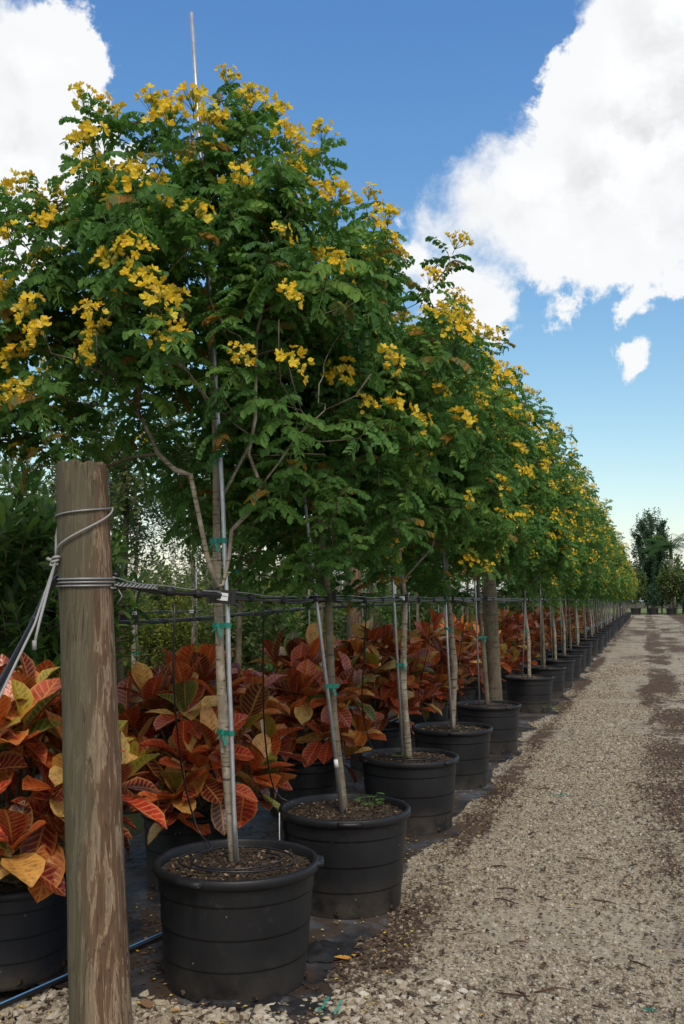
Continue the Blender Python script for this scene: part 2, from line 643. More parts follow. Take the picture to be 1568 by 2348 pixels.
M['steel'] = simple('galvanised_steel', (0.52, 0.55, 0.58), 0.42, 0.75, 0.4, 30)
M['cablesteel'] = simple('steel_cable', (0.34, 0.35, 0.36), 0.5, 0.5, 0.5, 200)
M['rope'] = simple('pale_rope', (0.34, 0.34, 0.33), 0.8, 0, 0.4, 300)
M['tubing'] = simple('black_polytube', (0.014, 0.014, 0.016), 0.35, 0, 0.3, 40)
M['rubber'] = simple('black_rubber', (0.013, 0.013, 0.014), 0.6, 0, 0.3, 40)
M['bluepipe'] = simple('blue_striped_pipe', (0.10, 0.30, 0.58), 0.4, 0, 0.25, 30)
M['tie'] = simple('green_tie_tape', (0.005, 0.20, 0.15), 0.45, 0, 0.4, 60)
M['white'] = simple('white_tag', (0.72, 0.74, 0.76), 0.5, 0, 0.15, 80)
M['ink'] = simple('dark_ink', (0.03, 0.07, 0.14), 0.6, 0, 0.1)
M['teal'] = simple('teal_ink', (0.03, 0.36, 0.46), 0.6, 0, 0.1)


def mk_cloth():
    t = NT('weed_cloth')
    p = t.pos()
    g = t.noise(p, 2.4, 5, 0.6)
    c = t.mix(t.rng(g, 0.42, 0.62), (0.018, 0.02, 0.024), (0.085, 0.092, 0.10))
    lit = t.noise(p, 5.5, 6, 0.65)
    c = t.mix(t.math('MULTIPLY', t.rng(lit, 0.47, 0.55), 0.92), c, (0.055, 0.037, 0.025))
    fine = t.noise(p, 130, 3)
    c = t.mix(t.rng(fine, 0.62, 0.70, 0, 0.6), c, (0.15, 0.12, 0.085))
    return t.finish(c, t.rng(g, 0.4, 0.6, 0.35, 0.75), bump=t.bump(t.noise(p, 9, 5), 0.5, 0.03), spec=0.35)


M['cloth'] = mk_cloth()


def mk_road():
    t = NT('gravel')
    p = t.pos()
    v = t.n('ShaderNodeTexVoronoi')
    v.inputs['Scale'].default_value = 95
    t.l(p, v.inputs['Vector'])
    v2 = t.n('ShaderNodeTexVoronoi')
    v2.inputs['Scale'].default_value = 24
    t.l(p, v2.inputs['Vector'])
    cr = t.math('MULTIPLY', v.outputs['Color'], 1.0)
    c = t.ramp(cr, [(0, (0.13, 0.105, 0.075)), (0.3, (0.29, 0.25, 0.185)), (0.65, (0.40, 0.355, 0.27)), (0.92, (0.48, 0.44, 0.35)), (1, (0.58, 0.54, 0.45))])
    c2 = t.ramp(t.math('MULTIPLY', v2.outputs['Color'], 1.0), [(0, (0.10, 0.075, 0.05)), (0.4, (0.30, 0.26, 0.19)), (1, (0.50, 0.45, 0.35))])
    c = t.mix(0.45, c, c2)
    c = t.mix(t.rng(t.noise(p, 28, 4, 0.7), 0.52, 0.66, 0, 0.35), c, (0.075, 0.055, 0.038))
    c = t.mix(t.rng(t.noise(t.pos((1, 0.4, 1)), 4.0, 6, 0.7), 0.50, 0.66, 0, 0.6), c, (0.10, 0.078, 0.055))
    dust = t.noise(p, 1.3, 5, 0.6)
    c = t.mix(t.rng(dust, 0.48, 0.68, 0, 0.75), c, (0.36, 0.315, 0.235))
    mul = t.attr('mulch')
    mm = t.math('ADD', mul, t.math('MULTIPLY', t.math('SUBTRACT', t.noise(t.pos((1, 0.6, 1)), 8, 10, 0.78), 0.5), 1.8))
    br = t.mix(t.rng(t.noise(p, 45, 6, 0.75), 0.38, 0.66), (0.035, 0.021, 0.015), (0.155, 0.10, 0.066))
    c = t.mix(t.math('MULTIPLY', t.rng(mm, 0.48, 0.60), 0.92), c, br)
    return t.finish(c, 0.93, bump=t.bump(v.outputs['Distance'], 0.5, 0.006), spec=0.12)


M['road'] = mk_road()


def mk_ground():
    t = NT('dark_soil')
    p = t.pos()
    g = t.noise(p, 1.1, 6, 0.6)
    c = t.mix(t.rng(g, 0.35, 0.65), (0.035, 0.028, 0.02), (0.085, 0.07, 0.046))
    gr = t.noise(t.pos((1, 1, 1)), 0.35, 4)
    c = t.mix(t.rng(gr, 0.5, 0.62, 0, 0.75), c, (0.075, 0.10, 0.035))
    return t.finish(c, 0.95, bump=t.bump(t.noise(p, 30, 4), 0.6, 0.02), spec=0.1)


M['ground'] = mk_ground()
M['lawn'] = simple('lawn', (0.15, 0.19, 0.055), 0.9, 0, 0.5, 2.0, 0.1)


def mk_croton(name='croton_leaf'):
    """Object colour is the leaf's own ground colour; midrib, side veins and margin are paler."""
    t = NT(name)
    oi = t.n('ShaderNodeObjectInfo')
    uvn = t.n('ShaderNodeTexCoord')
    sp = t.n('ShaderNodeSeparateXYZ')
    t.l(uvn.outputs['UV'], sp.inputs[0])
    u = t.math('ABSOLUTE', sp.outputs[0])
    v = sp.outputs[1]
    at = t.attr()
    base = t.mix(t.rng(at, 0.0, 0.001), oi.outputs['Color'], t.ramp(at, [(0.0, (0.25, 0.05, 0.02)), (0.25, (0.10, 0.015, 0.012)), (0.5, (0.36, 0.07, 0.02)), (0.75, (0.5, 0.2, 0.05)), (0.9, (0.5, 0.33, 0.08)), (1.0, (0.12, 0.2, 0.03))]))
    wav = t.math('SUBTRACT', v, t.math('MULTIPLY', u, 0.16))
    wob = t.math('MULTIPLY', t.math('SUBTRACT', t.noise(t.pos(), 28, 2), 0.5), 0.05)
    wav = t.math('SINE', t.math('MULTIPLY', t.math('ADD', wav, wob), 62.0))
    vein = t.rng(wav, 0.55, 0.85)
    mid = t.rng(u, 0.09, 0.04)
    margin = t.rng(u, 0.78, 1.0)
    pale = t.mix(0.6, base, (0.78, 0.45, 0.11))
    dark = t.mix(0.62, base, (0.065, 0.012, 0.01))
    blotch = t.rng(t.noise(t.coord('UV', (1.2, 2.6, 1)), 2.4, 2), 0.42, 0.62)
    c = t.mix(t.math('MULTIPLY', t.math('MULTIPLY', blotch, 0.8), t.math('SUBTRACT', 1.0, vein)), base, dark)
    c = t.mix(t.math('MULTIPLY', t.math('MAXIMUM', t.math('MULTIPLY', vein, 0.6), t.math('MAXIMUM', mid, t.math('MULTIPLY', margin, 0.8))), 0.75), c, pale)
    return t.finish(c, 0.32, spec=0.45, bump=t.bump(wav, 0.18, 0.002), trans=0.16, tcol=c)


M['croton'] = mk_croton()


# ------------------------------------------------------------------ ground
def vnoise(X, Y, seed, f):
    """smooth value noise on arrays"""
    r = np.random.default_rng(seed).random((64, 64))
    x, y = np.asarray(X) * f + 1000.3, np.asarray(Y) * f + 1000.7
    i, j = np.floor(x).astype(int), np.floor(y).astype(int)
    a, b = x - i, y - j
    a, b = a * a * (3 - 2 * a), b * b * (3 - 2 * b)
    g = lambda p, q: r[p % 64, q % 64]
    return (g(i, j) * (1 - a) + g(i + 1, j) * a) * (1 - b) + (g(i, j + 1) * (1 - a) + g(i + 1, j + 1) * a) * b


def fbm(X, Y, seed, f):
    return 0.55 * vnoise(X, Y, seed, f) + 0.3 * vnoise(X, Y, seed + 1, f * 2.1) + 0.15 * vnoise(X, Y, seed + 2, f * 4.3)


def mulch(X, Y):
    X, Y = np.asarray(X, float), np.asarray(Y, float)
    m = 0.85 * np.clip((X + 0.32 + 0.25 * (fbm(X, Y, 3, 0.8) - 0.5)) / 0.35, 0, 1) * np.clip((Y - 3.6) / 4.0, 0.35, 1) * np.clip((1.0 - X) / 0.6, 0, 1) * np.clip(0.15 + 1.25 * fbm(X * 1.6, Y * 0.55, 33, 1.3), 0, 1)
    m = np.maximum(m, np.clip((X - 1.5) / 1.2, 0, 0.8))
    m = np.maximum(m, 0.85 * np.exp(-((X + 1.20) / 0.20) ** 2) * (0.35 + fbm(X, Y, 9, 0.9)))
    m = np.maximum(m, 0.75 * np.exp(-(((X + 1.08) / 0.17) ** 2 + ((Y - 4.22) / 0.14) ** 2)))
    m = np.maximum(m, np.clip((Y - 14) / 20, 0, 1) * (0.05 + 0.8 * fbm(X * 1.0, Y * 0.35, 21, 0.9)))
    return np.clip(m + 0.5 * (fbm(X, Y * 0.6, 5, 1.6) - 0.5), 0, 1)


def zroad(X, Y):
    return 0.008 + 0.022 * (fbm(X, Y, 31, 1.1) - 0.5) + 0.006 * (vnoise(X, Y, 41, 7.0) - 0.5)


def grid_sheet(name, xs, ys, zf, mat, extra=None):
    X, Y = np.meshgrid(xs, ys)
    Z = zf(X, Y)
    nx, ny = len(xs), len(ys)
    V = np.stack([X, Y, Z], -1).reshape(-1, 3)
    i = np.arange(nx - 1)[None] + (np.arange(ny - 1) * nx)[:, None]
    Q = np.stack([i, i + 1, i + 1 + nx, i + nx], -1).reshape(-1, 4)
    q = QM().add(V, Q)
    o = q.build(name, mat, smooth=True)
    if extra is not None:
        at = o.data.attributes.new(extra[0], 'FLOAT', 'POINT')
        at.data.foreach_set('value', extra[1](X, Y).astype(np.float32).ravel())
    return tag(o, kind='structure')


q = QM()
q.add([(-700, -300, -0.03), (700, -300, -0.03), (700, 1200, -0.03), (-700, 1200, -0.03)], [(0, 1, 2, 3)])
tag(q.build('ground', M['ground']), kind='structure')
ys_ = np.concatenate([np.arange(-2, 2.6, 0.3), np.arange(2.6, 12, 0.06), np.arange(12, 40, 0.3), np.arange(40, 112.5, 1.5)])
xs_ = np.concatenate([np.arange(-2.3, 0.9, 0.06), np.arange(0.9, 5.2, 0.2)])
road = grid_sheet('gravel_road', xs_, ys_, zroad, M['road'], ('mulch', mulch))
q = QM()
q.add([(-40, 110.5, -0.005), (40, 110.5, -0.005), (40, 113.5, -0.005), (-40, 113.5, -0.005)], [(0, 1, 2, 3)])
tag(q.build('path', M['road']), kind='structure')
q = QM()
q.add([(-60, 113.5, -0.012), (80, 113.5, -0.012), (80, 190, -0.012), (-60, 190, -0.012)], [(0, 1, 2, 3)])
tag(q.build('lawn', M['lawn']), kind='structure')


# woven black weed cloth under the pots, ragged along the road
TREE_Y = [3.9, 5.0, 6.76, 8.4, 10.4, 14.2, 16.2, 18.25, 20.1, 22.1, 24.1, 26.0, 28.3, 30.4, 32.2]
TREE_Y += [34.2 + 2.05 * k for k in range(28)]
TREE_X = [-1.70, -1.56, -1.63, -1.64, -1.64] + [-1.65 + rnd.uniform(-0.06, 0.06) for _ in range(len(TREE_Y) - 5)]


def mat_edge(y):
    d = np.min(np.abs(np.asarray(TREE_Y)[None] - 0.12 - np.asarray(y)[:, None]), axis=1)
    return -1.40 + 0.15 * np.exp(-(d / 0.4) ** 2) + 0.24 * (fbm(np.asarray(y) * 0 + 3, y, 77, 2.3) - 0.5)


ys = np.concatenate([np.arange(3.55, 14, 0.07), np.arange(14, 94, 0.5)])
edge = mat_edge(ys)
us = np.linspace(0, 1, 26) ** 1.6
X = edge[:, None] - us[None] * (edge[:, None] + 3.3)
Yg = np.repeat(ys[:, None], len(us), 1) + 0.05 * (vnoise(X, np.repeat(ys[:, None], len(us), 1), 8, 4) - 0.5)
Z = zroad(X, Yg) + 0.006 + 0.022 * np.clip(fbm(X, Yg, 55, 2.6) - 0.35, 0, 1) * np.clip(us[None] * 12, 0, 1)
nx = len(us)
i = np.arange(nx - 1)[None] + (np.arange(len(ys) - 1) * nx)[:, None]
QM().add(np.stack([X, Yg, Z], -1).reshape(-1, 3), np.stack([i, i + nx, i + nx + 1, i + 1], -1).reshape(-1, 4)).build('weed_cloth', M['cloth'], smooth=True)
tag(bpy.data.objects['weed_cloth'], kind='structure')


def ground_z(x, y):
    return float(zroad(np.array([x]), np.array([y]))[0])


# ------------------------------------------------------------------ gravel: 300 larger stones singly, the rest as stuff
def stone_arr(seed):
    r = np.random.default_rng(seed)
    V = np.array([(x, y, z) for z in (-1, 1) for y in (-1, 1) for x in (-1, 1)], float)
    V *= 0.5 * (0.72 + 0.5 * r.random((8, 3)))
    V[:, 2] *= 0.75
    q = QM().add(V, BOXQ[1:], 0.5)
    return q.arrays()


STONES = [stone_arr(s) for s in range(10)]


def rock_arr(seed):
    """a broken limestone lump: cube sphere with 24 quads, flattened facets"""
    r = np.random.default_rng(seed)
    g = [-1, 0, 1]
    V, idx, Q = [], {}, []

    def vid(p):
        if p not in idx:
            idx[p] = len(V)
            V.append(p)
        return idx[p]
    for ax in range(3):
        for sg in (-1, 1):
            for i in range(2):
                for j in range(2):
                    c = []
                    for (a, b) in ((i, j), (i + 1, j), (i + 1, j + 1), (i, j + 1)):
                        p = [0, 0, 0]
                        p[ax] = sg
                        p[(ax + 1) % 3], p[(ax + 2) % 3] = g[a], g[b]
                        c.append(vid(tuple(p)))
                    Q.append(c if sg > 0 else c[::-1])
    V = np.array(V, float)
    V /= np.linalg.norm(V, axis=1)[:, None] ** 0.75
    V *= 0.5 * (0.78 + 0.42 * r.random((len(V), 1)))
    for k in range(3):
        d = r.standard_normal(3)
        d /= np.linalg.norm(d)
        h = V @ d
        V -= np.clip(h - 0.3, 0, 1)[:, None] * d
    V *= (1.25, 0.95, 0.72)
    return QM().add(V, Q, 0.5).arrays()


ROCKS = [rock_arr(s + 40) for s in range(12)]


def scatter_stones(P, S, T, r, kinds=None):
    q = QM()
    kinds = kinds or STONES
    which = r.integers(0, len(kinds), len(P))
    for k in range(len(kinds)):
        idx = np.where(which == k)[0]
        if len(idx) == 0:
            continue
        a = r.random(len(idx)) * 6.283
        b = (r.random(len(idx)) - 0.5) * 1.2
        ca, sa, cb, sb = np.cos(a), np.sin(a), np.cos(b), np.sin(b)
        m = np.zeros((len(idx), 4, 4))
        m[:, 0, 0], m[:, 0, 1], m[:, 0, 2] = ca, -sa * cb, sa * sb
        m[:, 1, 0], m[:, 1, 1], m[:, 1, 2] = sa, ca * cb, -ca * sb
        m[:, 2, 1], m[:, 2, 2] = sb, cb
        m[:, :3, :3] *= S[idx][:, None, None]
        m[:, :3, 3] = P[idx]
        m[:, 3, 3] = 1
        q.merge(kinds[k], m, T[idx] - 0.5)
    return q


def road_points(n, r, x0, x1, y0, y1):
    X = x0 + (x1 - x0) * r.random(n)
    Y = y0 + (y1 - y0) * r.random(n) ** 3.0
    keep = (X < 0.045 * Y + 1.0) & (X > -0.77 * Y + 0.2)
    X, Y = X[keep], Y[keep]
    keep = (X > mat_edge(Y) + 0.02 * r.standard_normal(len(X))) | (Y < 3.62)
    return X[keep], Y[keep]


r = np.random.default_rng(4)
X, Y = road_points(295000, r, -2.3, 1.7, 2.5, 30.0)
mu = mulch(X, Y) + 0.35 * (r.random(len(X)) - 0.5)
dusty = fbm(X, Y, 61, 0.9)
keep = r.random(len(X)) > np.clip((Y - 9) / 21, 0, 1) + np.clip(mu * 1.2 - 0.25, 0, 0.58) + 0.75 * np.clip((dusty - 0.47) * 5, 0, 0.9) * (Y > 4.6)
X, Y, mu = X[keep], Y[keep], mu[keep]
S = 0.0042 + 0.009 * r.random(len(X)) ** 3.2 + 0.0007 * Y
T = np.clip(0.10 + 0.85 * r.random(len(X)) - 0.25 * np.clip(mu, 0, 1), 0, 1)
P = np.stack([X, Y, zroad(X, Y) + 0.10 * S], 1)
tag(scatter_stones(P, S, T, r).build('gravel_chippings', M['pebble']), 'fine pale crushed limestone gravel spread over the road', 'gravel', kind='stuff')

# coarse white stones in front of the first pot and round the post
n = 6500
X = -2.45 + 1.75 * r.random(n)
Y = 2.95 + 1.15 * r.random(n) ** 1.3
lim = 3.62 + 0.25 * (X + 1.9).clip(-1, 2) + 0.35 * np.clip(X + 1.35, 0, 1) * 2 + 0.15 * (fbm(X, Y, 90, 2.5) - 0.5)
inpot = (X + 1.70) ** 2 + (Y - 3.9) ** 2 < 0.33 ** 2
keep = (Y < lim) & ~inpot & ((X + 1.94) ** 2 + (Y - 3.25) ** 2 > 0.125 ** 2)
keep &= r.random(n) > np.clip(1.9 * (fbm(X, Y, 70, 2.2) - 0.42), 0, 0.85)
X, Y = X[keep], Y[keep]
S = 0.010 + 0.030 * r.random(len(X)) ** 2.8
T = np.clip(0.42 + 0.6 * r.random(len(X)) - 0.5 * (r.random(len(X)) < 0.2), 0, 1)
P = np.stack([X, Y, zroad(X, Y) + 0.22 * S], 1)
order = np.argsort(-S)
big, rest = order[:290], order[290:]
stone_mesh = [QM().merge(a, [np.eye(4)], [dt]).mesh('stone', M['pebble']) for a in ROCKS for dt in (0.08, 0.25, 0.42)]
for k in big:
    o = obj('stone', stone_mesh[rnd.randrange(len(stone_mesh))], road, P[k])
    o.scale = (S[k] * rnd.uniform(0.9, 1.3), S[k], S[k])
    o.rotation_euler = (rnd.uniform(-0.5, 0.5), rnd.uniform(-0.5, 0.5), rnd.uniform(0, 6.28))
tag(scatter_stones(P[rest], S[rest], T[rest], r, ROCKS).build('pale_stones', M['pebble']), 'chalky white stones scattered before the first pot', 'gravel', kind='stuff')

# brown bark and leaf litter, petals
def flat_litter(n, pts, size, tr, mat, name, label, cat, aspect=0.4, lift=0.004, seed=0):
    r = np.random.default_rng(seed)
    X, Y = pts
    a = r.random(len(X)) * 6.283
    s_ = size * (0.5 + r.random(len(X)))
    c, s2 = np.cos(a), np.sin(a)
    dz = (r.random((len(X), 4)) - 0.3) * s_[:, None] * 0.5
    corners = np.array([(-1, 0), (0, -aspect), (1, 0), (0, aspect)])
    VX = X[:, None] + s_[:, None] * (corners[:, 0] * c[:, None] - corners[:, 1] * s2[:, None])
    VY = Y[:, None] + s_[:, None] * (corners[:, 0] * s2[:, None] + corners[:, 1] * c[:, None])
    VZ = zroad(VX, VY) + lift + dz.clip(0)
    Q = np.arange(len(X) * 4).reshape(-1, 4)
    q = QM().add(np.stack([VX, VY, VZ], -1).reshape(-1, 3), Q, tr[0] + (tr[1] - tr[0]) * r.random(len(X)))
    return tag(q.build(name, mat), label, cat, kind='stuff')


n = 130000
X = -3.2 + 4.6 * r.random(n)
Y = 3.0 + 27 * r.random(n) ** 2.3
pr = np.where(X < mat_edge(Y), np.clip(3.2 * (fbm(X, Y, 15, 1.3) - 0.42), 0.02, 0.9), np.clip(mulch(X, Y) * 1.7 - 0.4, 0.14, 1))
keep = (r.random(n) < pr * np.clip((30 - Y) / 18, 0, 1)) & (X < 0.045 * Y + 0.9)
flat_litter(n, (X[keep], Y[keep]), 0.015, (0.0, 0.75), M['chip'], 'bark_litter', 'dark brown bark and leaf litter strewn over ground and cloth', 'litter', 0.35, 0.012, 2)
n = 3000
X = -2.6 + 2.7 * r.random(n)
Y = 3.2 + 13 * r.random(n) ** 1.3
keep = (r.random(n) < np.where(X < -0.95, 0.75, 0.10)) & (X < 0.04 * Y)
flat_litter(n, (X[keep], Y[keep]), 0.0075, (0.0, 1.0), M['petal'], 'fallen_petals', 'small yellow fallen petals sprinkled beside the pots', 'petals', 0.7, 0.016, 3)


# ------------------------------------------------------------------ foliage building blocks (local +Z is the growing direction)
def leaflet(q, p, d, nrm, L, W, t, fold=0.25, m=0):
    d = d / np.linalg.norm(d)
    s_ = np.cross(d, nrm)
    s_ /= np.linalg.norm(s_) + 1e-9
    nn = np.cross(s_, d)
    V = [p, p + d * L * 0.30 + s_ * W * 0.46 + nn * W * fold, p + d * L * 0.72 + s_ * W * 0.46 + nn * W * fold, p + d * L,
         p + d * L * 0.72 - s_ * W * 0.46 + nn * W * fold, p + d * L * 0.30 - s_ * W * 0.46 + nn * W * fold]
    q.add(V, [(0, 1, 2, 3), (0, 3, 4, 5)], t, m)


def pinnate(q, r, p, az, el, L, pairs, ll, lw, t, far=False, drop=1.0):
    """one compound leaf: a drooping rachis with pairs of blunt leaflets"""
    hd = np.array([math.cos(az), math.sin(az), 0.0])
    side = np.array([-math.sin(az), math.cos(az), 0.0])
    pts = []
    e = el
    c = np.array(p, float)
    step = L / (pairs + 1)
    for k in range(pairs + 2):
        pts.append(c.copy())
        c = c + step * (hd * math.cos(e) + np.array([0, 0, 1.0]) * math.sin(e))
        e -= drop * (0.12 + 0.10 * r.random())
    pts = np.array(pts)
    w = 0.0013 if not far else 0.002
    for k in range(len(pts) - 1):
        a, b = pts[k], pts[k + 1]
        q.add([a - side * w, b - side * w, b + side * w, a + side * w], [(0, 1, 2, 3)], min(t + 0.1, 0.85), 0)
    for k in range(1, pairs + 1):
        fw = pts[k + 1] - pts[k]
        fw /= np.linalg.norm(fw)
        s1 = ll * (0.7 + 0.45 * k / pairs)
        for sg in (-1, 1):
            droop = 0.35 + 0.7 * r.random()
            d = side * sg * math.cos(droop) + np.array([0, 0, -1.0]) * math.sin(droop) + fw * 0.45
            up = np.array([0, 0, 1.0]) + side * sg * 0.6 + 0.3 * r.standard_normal(3)
            tt = t + 0.10 * (r.random() - 0.5)
            if far:
                d = d / np.linalg.norm(d)
                x = np.cross(d, up)
                x /= np.linalg.norm(x)
                P0 = pts[k]
                q.add([P0, P0 + d * s1 * 0.5 + x * lw * 0.55, P0 + d * s1, P0 + d * s1 * 0.5 - x * lw * 0.55], [(0, 1, 2, 3)], tt, 0)
            else:
                leaflet(q, pts[k], d, up, s1, lw, tt, 0.22)


def senna_spray(seed, far=False):
    r = np.random.default_rng(seed)
    q = QM()
    nl = 8 if not far else 6
    q.tube([(0, 0, -0.05), (0.004, 0, 0.02), (0, 0.003, 0.08)], [0.0028, 0.0024, 0.0015], 4, 0.6, 1, cap=False)
    tone = 0.22 + 0.45 * r.random()
    if seed % 4 == 1:
        tone = 0.70
    for k in range(nl):
        az = k * 2.4 + r.random() * 0.6
        z = -0.03 + 0.11 * k / nl
        el = 0.15 + 0.7 * k / nl + 0.25 * r.standard_normal()
        t = min(0.80, tone + 0.06 * r.standard_normal())
        if r.random() < 0.02:
            t = 0.93 + 0.06 * r.random()
        if far:
            pinnate(q, r, (0, 0, z), az, el, 0.15, 4, 0.052, 0.036, np.clip(t, 0, 1), True)
        else:
            pinnate(q, r, (0, 0, z), az, el, 0.115 + 0.05 * r.random(), 6, 0.034, 0.025, np.clip(t, 0, 1))
    return q.arrays()


SPRAY = [senna_spray(100 + k) for k in range(9)]
SPRAY_FAR = [senna_spray(200 + k, True) for k in range(7)]


def flower_cluster(seed, far=False):
    r = np.random.default_rng(seed)
    q = QM()
    nf = int(r.integers(10, 18)) if not far else 8
    q.tube([(0, 0, -0.06), (0, 0, 0.01)], [0.002, 0.002], 4, 0.6, 1, cap=False)
    for k in range(nf):
        az = k * 2.4 + r.random()
        rr = 0.078 * math.sqrt((k + 0.4) / nf) * (0.85 + 0.3 * r.random())
        c = np.array([rr * math.cos(az), rr * math.sin(az), 0.055 * (1 - (rr / 0.10) ** 2) + 0.05 * (r.random() - 0.4)])
        ax = np.array([0.8 * math.cos(az), 0.8 * math.sin(az), 0.75]) + 0.35 * r.standard_normal(3)
        B = basis(ax, r.random() * 6)
        if True:
            q.tube([(0, 0, -0.03), tuple(c)], [0.0011, 0.0009], 3, 0.6, 1, cap=False)
        open_ = 0.35 + 0.5 * r.random()
        t = 0.40 + 0.5 * r.random()
        for j in range(5):
            a = j * 1.2566
            d = B @ np.array([math.cos(a) * math.cos(open_), math.sin(a) * math.cos(open_), math.sin(open_)])
            if far:
                x = B @ np.array([-math.sin(a), math.cos(a), 0])
                L = 0.026
                q.add([c, c + d * L * .6 + x * .013, c + d * L, c + d * L * .6 - x * .013], [(0, 1, 2, 3)], t, 0)
            else:
                leaflet(q, c, d, B[:, 2] + 0.25 * r.standard_normal(3), 0.024 * (0.85 + 0.3 * r.random()), 0.017, t + 0.12 * (r.random() - .5), -0.15)
    for k in range(7 if not far else 2):
        az = r.random() * 6.28
        rr = 0.04 * r.random()
        c = (rr * math.cos(az), rr * math.sin(az), 0.02 + 0.05 * r.random())
        s_ = 0.0045 + 0.003 * r.random()
        q.box(c, (s_, s_, s_ * 1.2), basis((1, 0.4, 1), r.random() * 6), 0.1 + 0.2 * r.random(), 0)
    return q.arrays()


FLOWER = [flower_cluster(300 + k) for k in range(8)]
FLOWER_FAR = [flower_cluster(400 + k, True) for k in range(4)]


def whorl(seed, n, L, W, spread, tint, stem=0.12, droop=0.3):
    r = np.random.default_rng(seed)
    q = QM()
    q.tube([(0, 0, -stem), (0, 0, 0.02)], [0.003, 0.002], 4, 0.5, 1, cap=False)
    for k in range(n):
        az = k * 2.4 + 0.4 * r.random()
        z = -stem + (stem + 0.02) * k / n
        el = spread[0] + (spread[1] - spread[0]) * k / n + 0.2 * r.standard_normal()
        d = np.array([math.cos(az) * math.cos(el), math.sin(az) * math.cos(el), math.sin(el)])
        leaflet(q, np.array([0, 0, z]), d + np.array([0, 0, -droop * r.random()]), np.array([0, 0, 1.0]) + 0.3 * r.standard_normal(3), L * (0.7 + 0.5 * r.random()), W,
                np.clip(tint + 0.25 * r.standard_normal(), 0, 1), 0.15)
    return q.arrays()


LANCE = [whorl(500 + k, 14, 0.125, 0.032, (-0.2, 1.2), 0.45, 0.16) for k in range(5)]
SMALL = [whorl(520 + k, 13, 0.06, 0.03, (-0.3, 1.0), 0.55, 0.20) for k in range(5)]
SMALL_FAR = [whorl(540 + k, 8, 0.15, 0.07, (-0.5, 1.0), 0.5, 0.28) for k in range(5)]
DRY = [whorl(560 + k, 4, 0.06, 0.022, (-0.5, 0.6), 0.6, 0.26) for k in range(4)]


